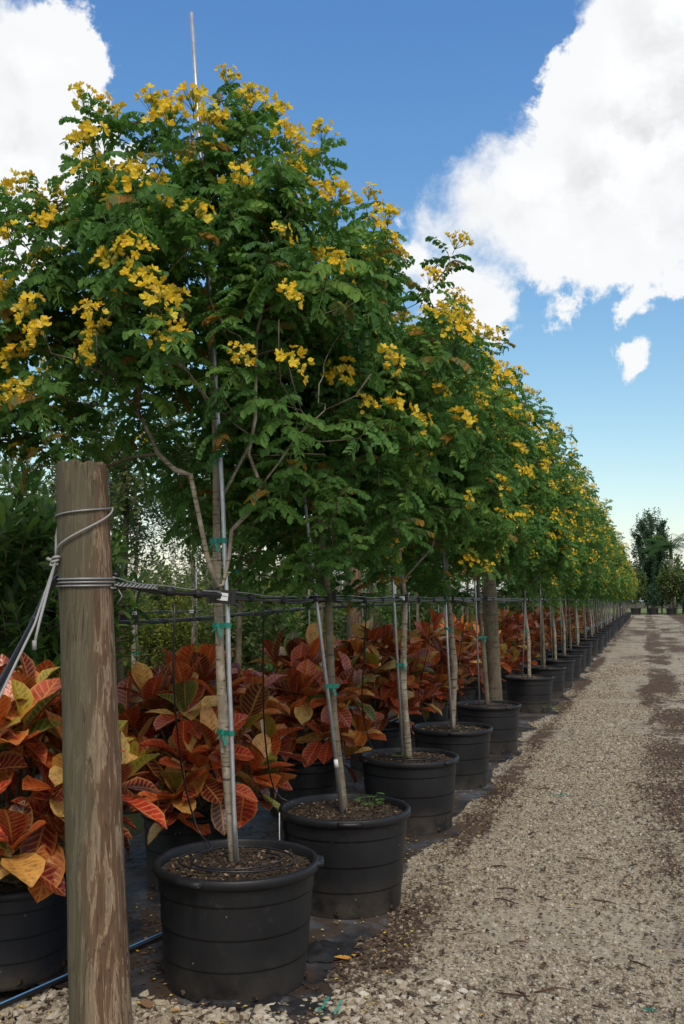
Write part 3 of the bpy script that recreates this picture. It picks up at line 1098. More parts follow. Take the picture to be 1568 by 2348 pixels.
# ------------------------------------------------------------------ trees
class Tree:
    """Nodes of a branching skeleton; radii follow the pipe model."""

    def __init__(s, seed):
        s.r = np.random.default_rng(seed)
        s.p, s.par, s.main, s.pid, s.npath = [], [], [], [], 0
        s.tips = []
        s.ends = []

    def path(s, pts, parent=-1, step=0.1, main=True):
        pts = [np.asarray(tuple(p), float) for p in pts]
        idx = []
        if parent < 0:
            s.p.append(pts[0]); s.par.append(-1); s.main.append(main); s.pid.append(s.npath)
            parent = len(s.p) - 1
            idx.append(parent)
        cur = s.p[parent]
        for t in pts[(1 if idx else 0):]:
            d = np.linalg.norm(t - cur)
            k = max(1, int(round(d / step)))
            for j in range(1, k + 1):
                s.p.append(cur + (t - cur) * j / k); s.par.append(parent); s.main.append(main); s.pid.append(s.npath)
                parent = len(s.p) - 1
                idx.append(parent)
            cur = t
        s.ends.append(idx[-1])
        s.npath += 1
        return idx

    def near(s, q):
        return int(np.argmin(np.linalg.norm(np.asarray(s.p) - np.asarray(tuple(q)), axis=1)))

    def grow(s, targets, zmin, step=0.11, bias=0.35, axis=None):
        P = np.asarray(s.p)
        order = np.argsort(np.linalg.norm(targets - axis, axis=1)) if axis is not None else np.arange(len(targets))
        depth = list(np.zeros(len(s.p)))
        for ti in order:
            t = targets[ti]
            P = np.asarray(s.p)
            d = np.linalg.norm(P - t, axis=1)
            up = t[2] - P[:, 2]
            cost = d + bias * np.asarray(depth) + np.where(P[:, 2] < zmin, 5, 0) + np.where(up < -0.05, 0.5 - up, 0) + np.where(up < 0.25 * d, 0.25 * d, 0)
            k = int(np.argmin(cost))
            a = s.p[k]
            L = np.linalg.norm(t - a)
            m = max(2, int(L / step))
            # leave along the parent's direction, then bend up towards the tip
            mid = a + (t - a) * 0.5 + np.array([0, 0, -0.06 * L]) + 0.07 * L * s.r.standard_normal(3)
            par = k
            for j in range(1, m + 1):
                f = j / m
                pt = (1 - f) ** 2 * a + 2 * f * (1 - f) * mid + f * f * t + (0.012 * s.r.standard_normal(3) if j < m else 0)
                s.p.append(pt); s.par.append(par); s.main.append(False); s.pid.append(99)
                depth.append(depth[par] + L / m)
                par = len(s.p) - 1
            s.tips.append(par)

    def radii(s, tip=0.0025, ex=2.25):
        n = len(s.p)
        a = np.zeros(n)
        ch = np.zeros(n, int)
        for i in s.par:
            if i >= 0:
                ch[i] += 1
        for i in range(n - 1, -1, -1):
            if ch[i] == 0:
                a[i] += tip ** ex
            if s.par[i] >= 0:
                a[s.par[i]] += a[i]
        return a ** (1 / ex)

    def chains(s):
        n = len(s.p)
        kids = [[] for _ in range(n)]
        for i, pa in enumerate(s.par):
            if pa >= 0:
                kids[pa].append(i)
        return kids

    def meshes(s, tip=0.0025, ex=2.25, sides=(8, 5), scale_main=1.0, base_r=None):
        rad = s.radii(tip, ex)
        if base_r:
            pid = np.asarray(s.pid)
            zz = np.asarray(s.p)[:, 2]
            rad[(pid > 0) & (pid < 99)] *= 0.78
            rad[pid == 99] = np.minimum(rad[pid == 99], 0.009)
            tr = pid == 0
            rad[tr] = np.interp(zz[tr], [0, 1.2, 2.0, 3.4], [base_r, base_r * 0.88, base_r * 0.62, 0.006])
        kids = s.chains()
        qm, qb = QM(), QM()
        start = [(i, -1) for i in range(len(s.p)) if s.par[i] < 0]
        while start:
            i, pa = start.pop()
            pts, rr = [], []
            if pa >= 0:
                pts.append(s.p[pa]); rr.append(min(rad[pa], rad[i] * 1.15))
            main = s.main[i]
            while True:
                pts.append(s.p[i]); rr.append(rad[i])
                ks = kids[i]
                if not ks:
                    break
                best = max(ks, key=lambda k: (s.pid[k] == s.pid[i], s.main[k] == main, rad[k]))
                for k in ks:
                    if k != best:
                        start.append((k, i))
                i = best
            if len(pts) > 1:
                rr = np.array(rr)
                if main and base_r:
                    jit = 1 + 0.07 * np.random.default_rng(int(abs(pts[0][1] * 100))).standard_normal(len(rr))
                    rr = rr * jit
                (qm if main else qb).tube(pts, rr, sides[0] if main else sides[1], 0.5, 0, cap=len(pts) > 2)
        return qm, qb

    def spray_sites(s, back=3, every=2, keep=1.0):
        """positions and directions for leaf sprays: each tip and points behind it"""
        P = np.asarray(s.p)
        out = []
        seen = set()
        for t in s.tips:
            i = t
            for b in range(back * every):
                pa = s.par[i]
                if pa < 0 or s.main[i]:
                    break
                if b % every == 0 and i not in seen and (b == 0 or s.r.random() < keep):
                    seen.add(i)
                    out.append((P[i], P[i] - P[pa], b == 0))
                i = pa
        for t in s.ends:
            i = t
            for b in range(5):
                pa = s.par[i]
                if pa < 0:
                    break
                for _ in range(2):
                    out.append((P[i] + 0.03 * s.r.standard_normal(3), P[i] - P[pa] + 0.05 * s.r.standard_normal(3), b == 0))
                i = pa
        return out


def crown_targets(r, n, blobs, zmin, hole=None, dmin=0.12, shell=2.2):
    pts = []
    vol = np.array([b[3] * b[4] * b[5] for b in blobs])
    vol = vol / vol.sum()
    tries = 0
    while len(pts) < n and tries < n * 60:
        tries += 1
        b = blobs[r.choice(len(blobs), p=vol)]
        d = r.standard_normal(3)
        d /= np.linalg.norm(d)
        p = np.array(b[:3]) + d * np.array(b[3:]) * r.random() ** (1 / shell) * (0.9 + 0.16 * r.random())
        if p[2] < zmin + 0.1 * r.random():
            continue
        if hole is not None and hole(p):
            continue
        if pts and np.min(np.linalg.norm(np.asarray(pts) - p, axis=1)) < dmin:
            continue
        pts.append(p)
    return np.array(pts)


def spray_mats(sites, r, lo=0.8, hi=1.25, up=0.9, off=0.05):
    ms = []
    for (p, d, tip) in sites:
        d = d / (np.linalg.norm(d) + 1e-9)
        z = d * 0.8 + np.array([0, 0, up]) + 0.28 * r.standard_normal(3)
        ms.append(mat4(basis(z, r.random() * 6.28), p + (0 if tip else off) * r.standard_normal(3), lo + (hi - lo) * r.random()))
    return ms


def to_matrix(m):
    return Matrix([list(map(float, row)) for row in m])


spray_mesh = None


def shared(arrs, name, mats):
    out = []
    for a in arrs:
        q = QM()
        q.merge(a, [np.eye(4)])
        out.append(q.mesh(name, mats))
    return out


SPRAY_MESH = shared(SPRAY, 'leaf_spray', [M['senna'], M['twig']])
FLOWER_MESH = shared(FLOWER, 'flower_cluster', [M['flower'], M['weed']])
FLOWERF_MESH = shared(FLOWER_FAR, 'flower_cluster', [M['flower'], M['weed']])


def hero_tree(seed, base, label, mainpaths, blobs, ntips, zmin, hole=None, nflow=60, base_r=0.024, far=False, back=3, flow_sel=None, spk=0.52, shoots=None, thin=None, group='yellow-flowering trees along the gravel road'):
    """mainpaths are world points; everything is stored relative to the foot of the tree"""
    T = Tree(seed)
    r = T.r
    b = np.asarray(base)
    for k, pts in enumerate(mainpaths):
        pts = [np.asarray(tuple(p)) - b for p in pts]
        T.path(pts, -1 if k == 0 else T.near(pts[0]), 0.1)
    bl = [tuple(np.asarray(x[:3]) - b) + tuple(x[3:]) for x in blobs]
    hl = (lambda p: hole(p + b)) if hole else None
    tg = crown_targets(r, ntips, bl, zmin - b[2], hl)
    if shoots:
        tg = np.concatenate([tg, np.array([np.asarray(tuple(p), float) - b for p in shoots])])
    T.grow(tg, zmin - 0.35 - b[2], axis=np.array([mainpaths[0][-1][0] - b[0], mainpaths[0][-1][1] - b[1], 1.5]))
    qm, qb = T.meshes(base_r=base_r)
    t = thing('flowering_tree', b, label, 'tree', group)
    qm.build('trunk', M['bark'] if seed % 2 else M['bark_dark'], t, True)
    qb.build('branches', M['twig'], t, True)
    sites = T.spray_sites(6, 1, spk)
    if thin:
        sites = [q_ for q_ in sites if not (thin(q_[0] + b) and r.random() < 0.6)]
    ms = np.array(spray_mats(sites, r))
    print('sprays', len(sites), 'tips', len(tg))
    # the outer sprays on the road and camera side show largest: these are single parts
    cd = np.array([0, 0, HCAM]) - b
    score = np.array([np.linalg.norm(m[:3, 3] - cd) for m in ms]) - 0.5 * np.array([s_[2] for s_ in sites])
    order = np.argsort(score)
    arr = SPRAY_FAR if far else SPRAY
    lead = order[:300] if not far else []
    for k in lead:
        o = obj('leaf_spray', SPRAY_MESH[int(r.integers(len(SPRAY_MESH)))], t)
        o.matrix_local = to_matrix(ms[k])
    rest = order[len(lead):]
    q = QM()
    w = r.integers(0, len(arr), len(rest))
    for v in range(len(arr)):
        sel = rest[w == v]
        q.merge(arr[v], ms[sel], 0.12 * (r.random(len(sel)) - 0.5))
    if q.n:
        tag(q.build('crown', [M['senna'], M['twig']], t), kind='stuff' if not far else None)
    # flowers stand on the outer, upper shoot tips
    tips = [np.asarray(T.p[i]) for i in T.tips]
    cen = np.mean(tips, axis=0)
    sc_ = [np.linalg.norm((p - cen) * (1, 1, 0.9)) + 0.35 * (p[2] - cen[2]) + 0.35 * r.random() + (0.25 * (p[0] - cen[0]) - 0.15 * (p[1] - cen[1]) if flow_sel else -0.15 * (p[0] - cen[0]) - 0.55 * (p[1] - cen[1])) for p in tips]
    fl = [tips[i] for i in np.argsort(sc_)[::-1][:nflow]]
    fm = []
    for p in fl:
        d = p - cen
        d /= np.linalg.norm(d)
        fm.append(mat4(basis(d * 0.7 + np.array([0, 0, 0.8]) + 0.2 * r.standard_normal(3), r.random() * 6), p + d * 0.05 + np.array([0, 0, 0.075]), 0.72 + 0.42 * r.random() ** 1.3))
    return t, fm


def add_flowers(t, fm, meshes):
    for m in fm:
        o = obj('flower_cluster', meshes[rnd.randrange(len(meshes))], t)
        o.matrix_local = to_matrix(m)


# first tree: forked stems traced from the photograph, at the depth of its pot
Y1 = 3.9
trunk1 = [ony(x, y, Y1) for x, y in [(538, 1995), (531, 1884), (520, 1765), (513, 1670), (506, 1545), (502, 1420), (497, 1277), (496, 1182), (496, 1040), (490, 900), (481, 760), (476, 620)]] + [Vector((-1.86, Y1 + .02, 3.35)), Vector((-1.81, Y1, 3.62))]
stemL = [ony(x, y, Y1 - .06) for x, y in [(498, 1345), (475, 1277), (456, 1182), (437, 1090), (400, 1076), (362, 1040), (345, 1000), (325, 960)]] + [Vector((-2.42, Y1 - .1, 2.75)), Vector((-2.66, Y1 - .1, 2.9)), Vector((-2.8, Y1 - .1, 3.0))]
stemR = [ony(x, y, Y1 - .05) for x, y in [(512, 1340), (525, 1277), (531, 1215), (570, 1175), (598, 1115), (570, 1040), (585, 960)]] + [Vector((-1.58, Y1 - .12, 2.75)), Vector((-1.5, Y1 - .15, 3.0)), Vector((-1.42, Y1 - .15, 3.35))]
stemR2 = [ony(x, y, Y1 - .06) for x, y in [(600, 1112), (640, 1060), (680, 1000), (745, 940)]]
stemB = [(-1.82, Y1, 2.0), (-1.78, Y1 + .3, 2.35), (-1.8, Y1 + .55, 2.8), (-1.75, Y1 + .6, 3.2)]
stemF = [(-1.835, Y1, 2.45), (-1.95, Y1 - .3, 2.75), (-2.05, Y1 - .55, 3.1)]
stemT = [(-1.86, Y1, 2.85), (-2.1, Y1 - .05, 3.3), (-2.3, Y1 - .05, 3.5)]
blobs1 = [(-1.95, Y1, 2.85, 0.9, 0.9, 0.78), (-1.78, Y1, 3.15, 0.40, 0.42, 0.46), (-2.6, Y1 - .1, 2.62, 0.75, 0.6, 0.48), (-1.5, Y1, 2.75, 0.5, 0.65, 0.65), (-2.25, Y1, 3.1, 0.34, 0.38, 0.42)]


def hole1(p):
    return (p[2] < 2.42 and math.hypot(p[0] + 1.85, p[1] - Y1) < 0.55) or (p[2] < 2.25 and p[1] < Y1 - 0.3 and p[0] > -2.2)


G_TREE = 'yellow-flowering trees along the gravel road'
t1, f1 = hero_tree(41, (-1.705, Y1, 0.44), 'tall forked yellow-flowering tree in the pot beside the round wooden post', [trunk1, stemL, stemR, stemR2, stemB, stemF, stemT], blobs1, 205, 1.98, hole1, 105, spk=0.36,
                   shoots=[ony(x, y + (55 if y < 360 else 25 if y < 700 else 0), Y1 + dy) for x, y, dy in [(200, 235, -.1), (255, 260, 0), (190, 335, -.1), (350, 250, 0), (390, 265, .1), (515, 190, 0), (570, 225, .1), (560, 260, -.1), (620, 265, 0), (470, 300, -.2), (660, 345, .1),
                                                             (20, 470, -.1), (70, 460, -.2), (150, 465, -.1), (110, 490, 0), (0, 600, -.2), (60, 680, -.3), (30, 800, -.3), (240, 500, -.4), (370, 520, -.5), (220, 850, -.6), (100, 640, -.4), (20, 1010, -.1), (80, 1020, 0)]],
                   thin=lambda p: p[2] < 2.75 and math.hypot(p[0] + 1.85, p[1] - Y1) < 0.85)
add_flowers(t1, f1, FLOWER_MESH)

ORD_LABEL = {}


def row_tree(i, seed, lean, top, rad, far, ntips, nflow, fr=0.9):
    x, y = TREE_X[i], TREE_Y[i]
    r = np.random.default_rng(seed + 900)
    pts = [(x, y, 0.44)]
    for z in (1.0, 1.6, 2.1, 2.6, 3.1, top - 0.5):
        pts.append((x - lean * (z - 0.44) + 0.02 * r.standard_normal(), y + 0.02 * r.standard_normal(), z))
    cx_ = pts[3][0]
    ms = [pts]
    for k in range(5):
        a = k * 1.35 + r.random()
        z0 = 1.7 + 0.22 * k
        x0 = x - lean * (z0 - 0.44)
        ms.append([(x0, y, z0), (x0 + 0.25 * math.cos(a), y + 0.25 * math.sin(a), z0 + 0.28), (x0 + 0.5 * rad * math.cos(a), y + 0.5 * rad * math.sin(a), z0 + 0.85)])
    bl = [(cx_, y, 2.75, rad, rad * 1.1, 0.95), (cx_, y, top - 0.85, rad * 0.62, rad * 0.7, 0.7), (cx_ - 0.1, y - 0.1, 2.4, rad, rad, 0.85)]
    sh = []
    for k in range(14):
        a = r.random() * 6.283
        f = r.random()
        rr = rad * (1.12 - 0.85 * f ** 1.5)
        sh.append((cx_ + rr * math.cos(a), y + rr * math.sin(a), 2.75 + (top + 0.12 - 2.75) * f + 0.1 * r.standard_normal()))
    hole = lambda p: p[2] < 2.2 and math.hypot(p[0] - cx_, p[1] - y) < 0.45
    lab = 'yellow-flowering tree in the %s pot of the row, counted from the round wooden post' % ordinal(i)
    return hero_tree(seed, (x, y, 0.44), lab, ms, bl, ntips, 1.62, hole, nflow, 0.026, far, 3, True, shoots=sh)


tree_specs = [(1, 52, 0.095, 3.8, 0.9), (2, 63, 0.06, 3.95, 0.86), (3, 75, 0.035, 4.15, 0.84), (4, 84, 0.05, 4.35, 0.86)]
for (i, seed, lean, top, rad) in tree_specs:
    t, f = row_tree(i, seed, lean, top, rad, False, 240, 58 if i < 3 else 70)
    add_flowers(t, f, FLOWER_MESH)
# further trees: three grown ones, then turned and scaled copies that share their meshes
protos, FAR_FLOWER_SETS = [], []
for k, i in enumerate((5, 6, 7)):
    t, f = row_tree(i, 95 + 11 * k, 0.045, 4.5 + 0.1 * k, 0.95, True, 190, 150)
    protos.append(t)
    FAR_FLOWER_SETS.append(f)
far_bloom = []
for k in range(3):
    q = QM()
    for m_ in FAR_FLOWER_SETS[k]:
        q.merge(FLOWER_FAR[rnd.randrange(4)], [m_])
    far_bloom.append(q.mesh('blossom', [M['flower'], M['weed']]))
trees_all = list(protos)
for i in range(5, len(TREE_Y)):
    k = (i - 5) % 3
    ang = 0.0
    if i < 8:
        t = protos[k]
    else:
        t = copy_tree(protos[k])
        t.rotation_euler.z = 0
        ang = rnd.uniform(0, 6.28)
        for ch in list(t.children):
            if ch.name.startswith(('flower_cluster', 'blossom')):
                bpy.data.objects.remove(ch)
            elif ch.name.startswith(('crown', 'branches')):
                ch.rotation_euler.z = ang
        t.location = (TREE_X[i], TREE_Y[i], 0.44)
        t['group'] = G_TREE
        if i < 16:
            t['label'] = 'yellow-flowering tree in the %s pot of the row, counted from the round wooden post' % ordinal(i)
        else:
            t['label'] = 'yellow-flowering tree crowded into the distant end of the potted row'
            t['group'] = 'yellow-flowering trees at the distant end of the row'
    if i < 14:
        sel = FAR_FLOWER_SETS[k]
        n_ = 100 if i < 9 else 85
        rot = Matrix.Rotation(ang, 4, 'Z')
        cand = [rot @ to_matrix(m_) for m_ in sel]
        cand.sort(key=lambda m_: -(m_.translation.x * 0.6 - 0.5 * m_.translation.y + 0.35 * m_.translation.z))
        for m_ in cand[:n_]:
            o = obj('flower_cluster', FLOWERF_MESH[rnd.randrange(4)], t)
            o.matrix_local = m_
    else:
        o = obj('blossom', far_bloom[k], t)
        tag(o, kind='stuff')
        o.rotation_euler.z = ang


# ------------------------------------------------------------------ pots
def pot_profile(R0, H, lip=0.016):
    taper = 0.88
    prof = [(R0 * taper * 0.97, 0.0), (R0 * taper, 0.010), (R0 * taper + 0.001, 0.02)]
    add = 0.0
    for f, k in ((0.27, 0.022), (0.52, 0.042), (0.78, 0.062)):
        r_ = R0 * (taper + k) + add
        prof += [(r_, H * f - 0.006), (r_, H * f - 0.001), (r_ + 0.0045, H * f + 0.002), (r_ + 0.0045, H * f + 0.007)]
        add += 0.0045
    return prof + [(R0 * 0.99, H * 0.90), (R0 * 0.99, H * 0.915), (R0 + lip * .7, H * 0.92), (R0 + lip, H * 0.93), (R0 + lip, H * 0.985), (R0 + lip * 0.6, H), (R0 - 0.004, H), (R0 - 0.008, H * 0.985), (R0 - 0.012, H * 0.93), (R0 - 0.02, H * 0.86)]


def make_pot(R0, H, mat, n=48, soil=True, handles=True, chips=0, seed=0):
    """parts at the origin, returned as (mesh, name) list"""
    parts = []
    q = QM().lathe(pot_profile(R0, H), n)
    parts.append(('shell', q.mesh('shell', mat, True)))
    if handles:
        for k in range(3):
            a0 = k * 2.094 + 0.5
            hq = QM()
            V, Q = [], []
            m_ = 7
            for j in range(m_):
                a = a0 + (j / (m_ - 1) - 0.5) * 0.36
                e = 0.02 if 0 < j < m_ - 1 else 0.006
                for (rr, z) in ((R0 + 0.013, H * 0.988), (R0 + 0.017 + e, H * 0.984), (R0 + 0.017 + e, H * 0.945), (R0 + 0.013, H * 0.935)):
                    V.append((rr * math.cos(a), rr * math.sin(a), z))
            for j in range(m_ - 1):
                for c in range(3):
                    Q.append((j * 4 + c, j * 4 + c + 1, j * 4 + 4 + c + 1, j * 4 + 4 + c))
            Q += [(0, 3, 2, 1), tuple((m_ - 1) * 4 + c for c in (0, 1, 2, 3))]
            parts.append(('handle', hq.add(V, Q).mesh('handle', mat, True)))
        for k in range(6):
            a = k * 1.047 + 0.3
            hq = QM()
            c = np.array([R0 * 0.888 * math.cos(a), R0 * 0.888 * math.sin(a), 0.035])
            d = np.array([math.cos(a), math.sin(a), 0.0])
            hq.tube([c - d * 0.004, c + d * 0.006], [0.013, 0.013], 10)
            parts.append(('drain_hole', hq.mesh('drain_hole', M['soil'], True)))
    if soil:
        r = np.random.default_rng(seed + 50)
        q = QM()
        rs = np.linspace(0, R0 - 0.014, 9)
        a = np.arange(28) / 28 * 6.2832
        V = [(0, 0, H * 0.93)]
        V = np.concatenate([np.stack([rr * np.cos(a), rr * np.sin(a), np.full(28, H * 0.925) + 0.022 * (1 - rr / R0) + 0.012 * (r.random(28) - 0.5)], 1) for rr in rs])
        Q = [(i * 28 + j, i * 28 + (j + 1) % 28, (i + 1) * 28 + (j + 1) % 28, (i + 1) * 28 + j) for i in range(8) for j in range(28)]
        parts.append(('soil', q.add(V, Q).mesh('soil', M['soil'], True)))
        if chips:
            q = QM()
            rr = (R0 - 0.03) * np.sqrt(r.random(chips))
            aa = r.random(chips) * 6.283
            for k in range(chips):
                s_ = 0.003 + 0.005 * r.random() ** 2
                c = (rr[k] * math.cos(aa[k]), rr[k] * math.sin(aa[k]), H * 0.925 + 0.022 * (1 - rr[k] / R0) + 0.006)
                q.box(c, (s_ * 1.4, s_ * 0.6, s_ * 0.3), basis((0.5 * r.standard_normal(), 0.5 * r.standard_normal(), 1), r.random() * 6), r.random() ** 1.15)
            parts.append(('soil_chips', q.mesh('soil_chips', M['chip'])))
    return parts


def place_pot(name, parts, loc, label, cat, group, rz=0.0):
    t = thing(name, loc, label, cat, group)
    t.rotation_euler.z = rz
    for nm, me in parts:
        o = obj(nm, me, t)
        if nm == 'soil_chips':
            tag(o, kind='stuff')
    return t


R_POT, H_POT = 0.335, 0.50
pot_near = [make_pot(R_POT, H_POT, M['pot'], 64, True, True, 620, k) for k in range(3)]
pot_far = make_pot(R_POT, H_POT, M['pot'], 32, True, False, 0, 9)
for i, y in enumerate(TREE_Y):
    x = TREE_X[i]
    parts = pot_near[i % 3] if i < 7 else pot_far
    if i == 0:
        lab = 'large black plastic nursery pot holding the forked tree beside the wooden post'
    elif i < 16:
        lab = '%s black plastic nursery pot of the flowering row, counted from the round wooden post' % ordinal(i)
    else:
        lab = 'black nursery pot crowded into the distant end of the flowering row'
    place_pot('nursery_pot', parts, (x, y, ground_z(x, y) - 0.004), lab, 'pot', 'black pots of the flowering row' if i < 16 else 'black pots at the distant end of the row', [1.95, 0.4, 1.2, 2.4, 0.9][i % 5] + 0.0)


# ------------------------------------------------------------------ steel stakes with green ties
def tie_band(q, c, ax, r1, r2, off, h=0.022, tails=True, rr=None):
    """a loop of tape round trunk (radius r1) and stake (radius r2, centre offset off), with two tails"""
    off = np.asarray(off, float)
    L = np.linalg.norm(off)
    u = off / (L + 1e-9)
    w = np.array([-u[1], u[0], 0])
    V = []
    for k in range(14):
        a = k / 14 * 6.2832
        ca = math.cos(a)
        p = np.asarray(c) + (u * (L * (ca > 0)) + (r2 if ca > 0 else r1) * (u * ca + w * math.sin(a)) * 1.12)
        V.append(p + (0, 0, h / 2))
        V.append(p - (0, 0, h / 2))
    Q = [(2 * k, 2 * k + 1, (2 * k + 3) % 28, (2 * k + 2) % 28) for k in range(14)]
    q.add(V, Q)
    if tails:
        k = np.asarray(c) + np.array([0.3, -1, 0]) / 1.04 * (r1 * 1.25)
        q.box(k, (0.009, 0.008, 0.010), basis((0.3, 0.2, 1)))
        for s_ in (-1, 1):
            a = k + np.array([0.0, -0.004, 0])
            b = k + np.array([0.022 * s_, -0.012, -0.03 - 0.02 * (s_ > 0)])
            v = np.array([0.006, 0.002, 0.004])
            q.add([a - v, a + v, b + v, b - v], [(0, 1, 2, 3)])


def stake(base, pts, ties, trunk_r, trunk_at, label, group, rs=0.0098, white=None):
    t = thing('steel_stake', base, label, 'stake', group)
    b = np.asarray(base, float)
    QM().tube([np.asarray(p) - b for p in pts], rs, 10).build('pole', M['steel'], t, True)
    for z in ties:
        P = [np.asarray(p, float) for p in pts]
        zs = [p[2] for p in P]
        pos = np.array([np.interp(z, zs, [p[k] for p in P]) for k in range(3)])
        tr = np.asarray(trunk_at(z), float)
        q = QM()
        tie_band(q, tr - b, None, trunk_r + 0.004, rs + 0.003, (pos - tr) * (1, 1, 0))
        q.build('tie', M['tie'], t)
    if white:
        q = QM()
        P = [np.asarray(p, float) for p in pts]
        zs = [p[2] for p in P]
        pos = [np.array([np.interp(z, zs, [p[k] for p in P]) for k in range(3)]) - b for z in white]
        q.tube(pos, rs + 0.0015, 10)
        q.build('sticker', M['white'], t, True)
    return t


def interp_path(path):
    P = [np.asarray(tuple(p), float) for p in path]
    zs = [p[2] for p in P]
    return lambda z: [float(np.interp(z, zs, [p[k] for p in P])) for k in range(3)]


G_STK = 'galvanised stakes of the flowering row'
stake(tuple(ony(541, 1975, 3.86)), [tuple(ony(x, y, 3.86)) for x, y in [(541, 1975), (537, 1884), (533, 1765), (530, 1670), (525, 1543), (522.6, 1420), (515, 1277), (512, 1182), (509, 1110), (494, 864), (480, 620), (455, 290), (439, 30)]], (1.03, 1.49, 1.86, 2.24, 2.9), 0.024,
      interp_path(trunk1), 'very tall galvanised steel stake rising above the forked tree by the post', G_STK)
ST = {1: [(-1.54, 4.92, 0.42), (-1.70, 4.93, 1.61), (-1.82, 4.95, 2.5), (-1.88, 4.95, 2.9)],
      2: [(-1.66, 6.70, 0.45), (-1.72, 6.70, 1.6), (-1.76, 6.7, 2.3)],
      3: [(-1.625, 8.33, 0.42), (-1.66, 8.33, 1.2), (-1.70, 8.34, 2.4)],
      4: [(-1.71, 10.28, 0.45), (-1.74, 10.3, 1.6), (-1.77, 10.3, 2.4)]}
for i in range(1, len(TREE_Y)):
    x, y = TREE_X[i], TREE_Y[i]
    ln = {1: 0.095, 2: 0.06, 3: 0.035, 4: 0.05}.get(i, 0.045)
    at = lambda z, x=x, y=y, ln=ln: (x - ln * (z - 0.44), y, z)
    if i in ST:
        pts = ST[i]
    else:
        o1, o2 = rnd.uniform(-0.10, -0.03), rnd.uniform(-0.03, 0.09)
        pts = [(x + o1, y - 0.05, 0.45), (x + o2 - 0.07, y - 0.05, 1.6), (x + o2 * 1.4 - 0.09, y - 0.04, 2.3)]
    if i < 16:
        lab = 'galvanised steel stake tied to the %s tree of the row, counted from the wooden post' % ordinal(i)
        g = G_STK
    else:
        lab = 'steel stake among the crowded trunks at the distant end of the row'
        g = 'galvanised stakes at the distant end of the row'
    stake(pts[0], pts, {1: (1.14,), 2: (1.14, 1.78), 3: (1.35,), 4: (1.2,)}.get(i, (1.15,) if i < 14 else ()), 0.026, at, lab, g, white=(0.72, 0.76) if i == 1 else None)


# ------------------------------------------------------------------ wooden posts
def wood_post(base, top, r0, r1, label, name='wooden_post', mat=None):
    t = thing(name, base, label, 'post')
    b, e = np.asarray(base, float), np.asarray(top, float)
    n = 40
    a = np.arange(n) / n * 6.2832
    zs = np.concatenate([np.linspace(0, 1, 60)])
    rr = np.random.default_rng(int(r0 * 1000))
    lob = 1 + 0.012 * np.cos(3 * a + 0.4) + 0.008 * np.cos(5 * a + 2) + 0.005 * rr.standard_normal(n)
    V = []
    for f in zs:
        c = (e - b) * f
        rad = (r0 + (r1 - r0) * f) * (1 + 0.012 * math.sin(f * 17) + 0.006 * math.sin(f * 41 + 1))
        V.append(c + np.stack([rad * lob * np.cos(a), rad * lob * np.sin(a), 0.004 * rr.standard_normal(n) if f > 0.995 else 0 * a], 1))
    V = np.concatenate(V)
    k = len(zs)
    Q = [(i * n + j, i * n + (j + 1) % n, (i + 1) * n + (j + 1) % n, (i + 1) * n + j) for i in range(k - 1) for j in range(n)]
    q = QM().add(V, Q)
    ring = V[-n:]
    c = ring.mean(0)
    inner = c + (ring - c) * 0.96 + (0, 0, 0.004)
    q.add(np.concatenate([ring, inner, [c + (0, 0, 0.005)]]), [(j, (j + 1) % n, n + (j + 1) % n, n + j) for j in range(n)] + [(2 * n, n + j, n + (j + 1) % n, n + (j + 2) % n) for j in range(0, n, 2)])
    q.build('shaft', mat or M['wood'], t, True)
    return t


PB, PT = np.array([-1.945, 3.25, -0.05]), np.array([-2.093, 3.25, 2.125])
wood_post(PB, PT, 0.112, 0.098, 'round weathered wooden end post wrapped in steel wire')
pc = lambda z: PB + (PT - PB) * ((z + 0.05) / 2.175)
prad = lambda z: 0.112 - 0.014 * z / 2.1
t2p = wood_post((-1.72, 11.55, -0.05), (-1.84, 11.55, 3.1), 0.092, 0.082, 'thick rounded wooden line post behind the fifth pot of the row', mat=M['bark_dark'])
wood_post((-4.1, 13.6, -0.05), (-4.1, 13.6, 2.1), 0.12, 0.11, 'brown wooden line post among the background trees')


# wires on the post
def ring_path(z0, z1, turns, gap=0.005, ph=0.0, n=28):
    pts = []
    k = int(n * turns)
    for j in range(k + 1):
        a = ph + j / n * 6.2832
        z = z0 + (z1 - z0) * j / max(k, 1)
        c = pc(z)
        rad = prad(z) * 1.02 + gap
        pts.append((c[0] + rad * math.cos(a), c[1] + rad * math.sin(a), z))
    return pts


wp = thing('wire_wrap', (-2.075, 3.25, 1.66), 'grey steel wire wound several times around the wooden post', 'wire')
for k in range(3):
    pth = [np.array(p) - (-2.075, 3.25, 1.66) for p in ring_path(1.645 + 0.013 * k, 1.655 + 0.014 * k, 1.0, 0.005, 0.4 * k)]
    QM().tube(pth, 0.0042, 6).build('wire', M['cablesteel'], wp, True)
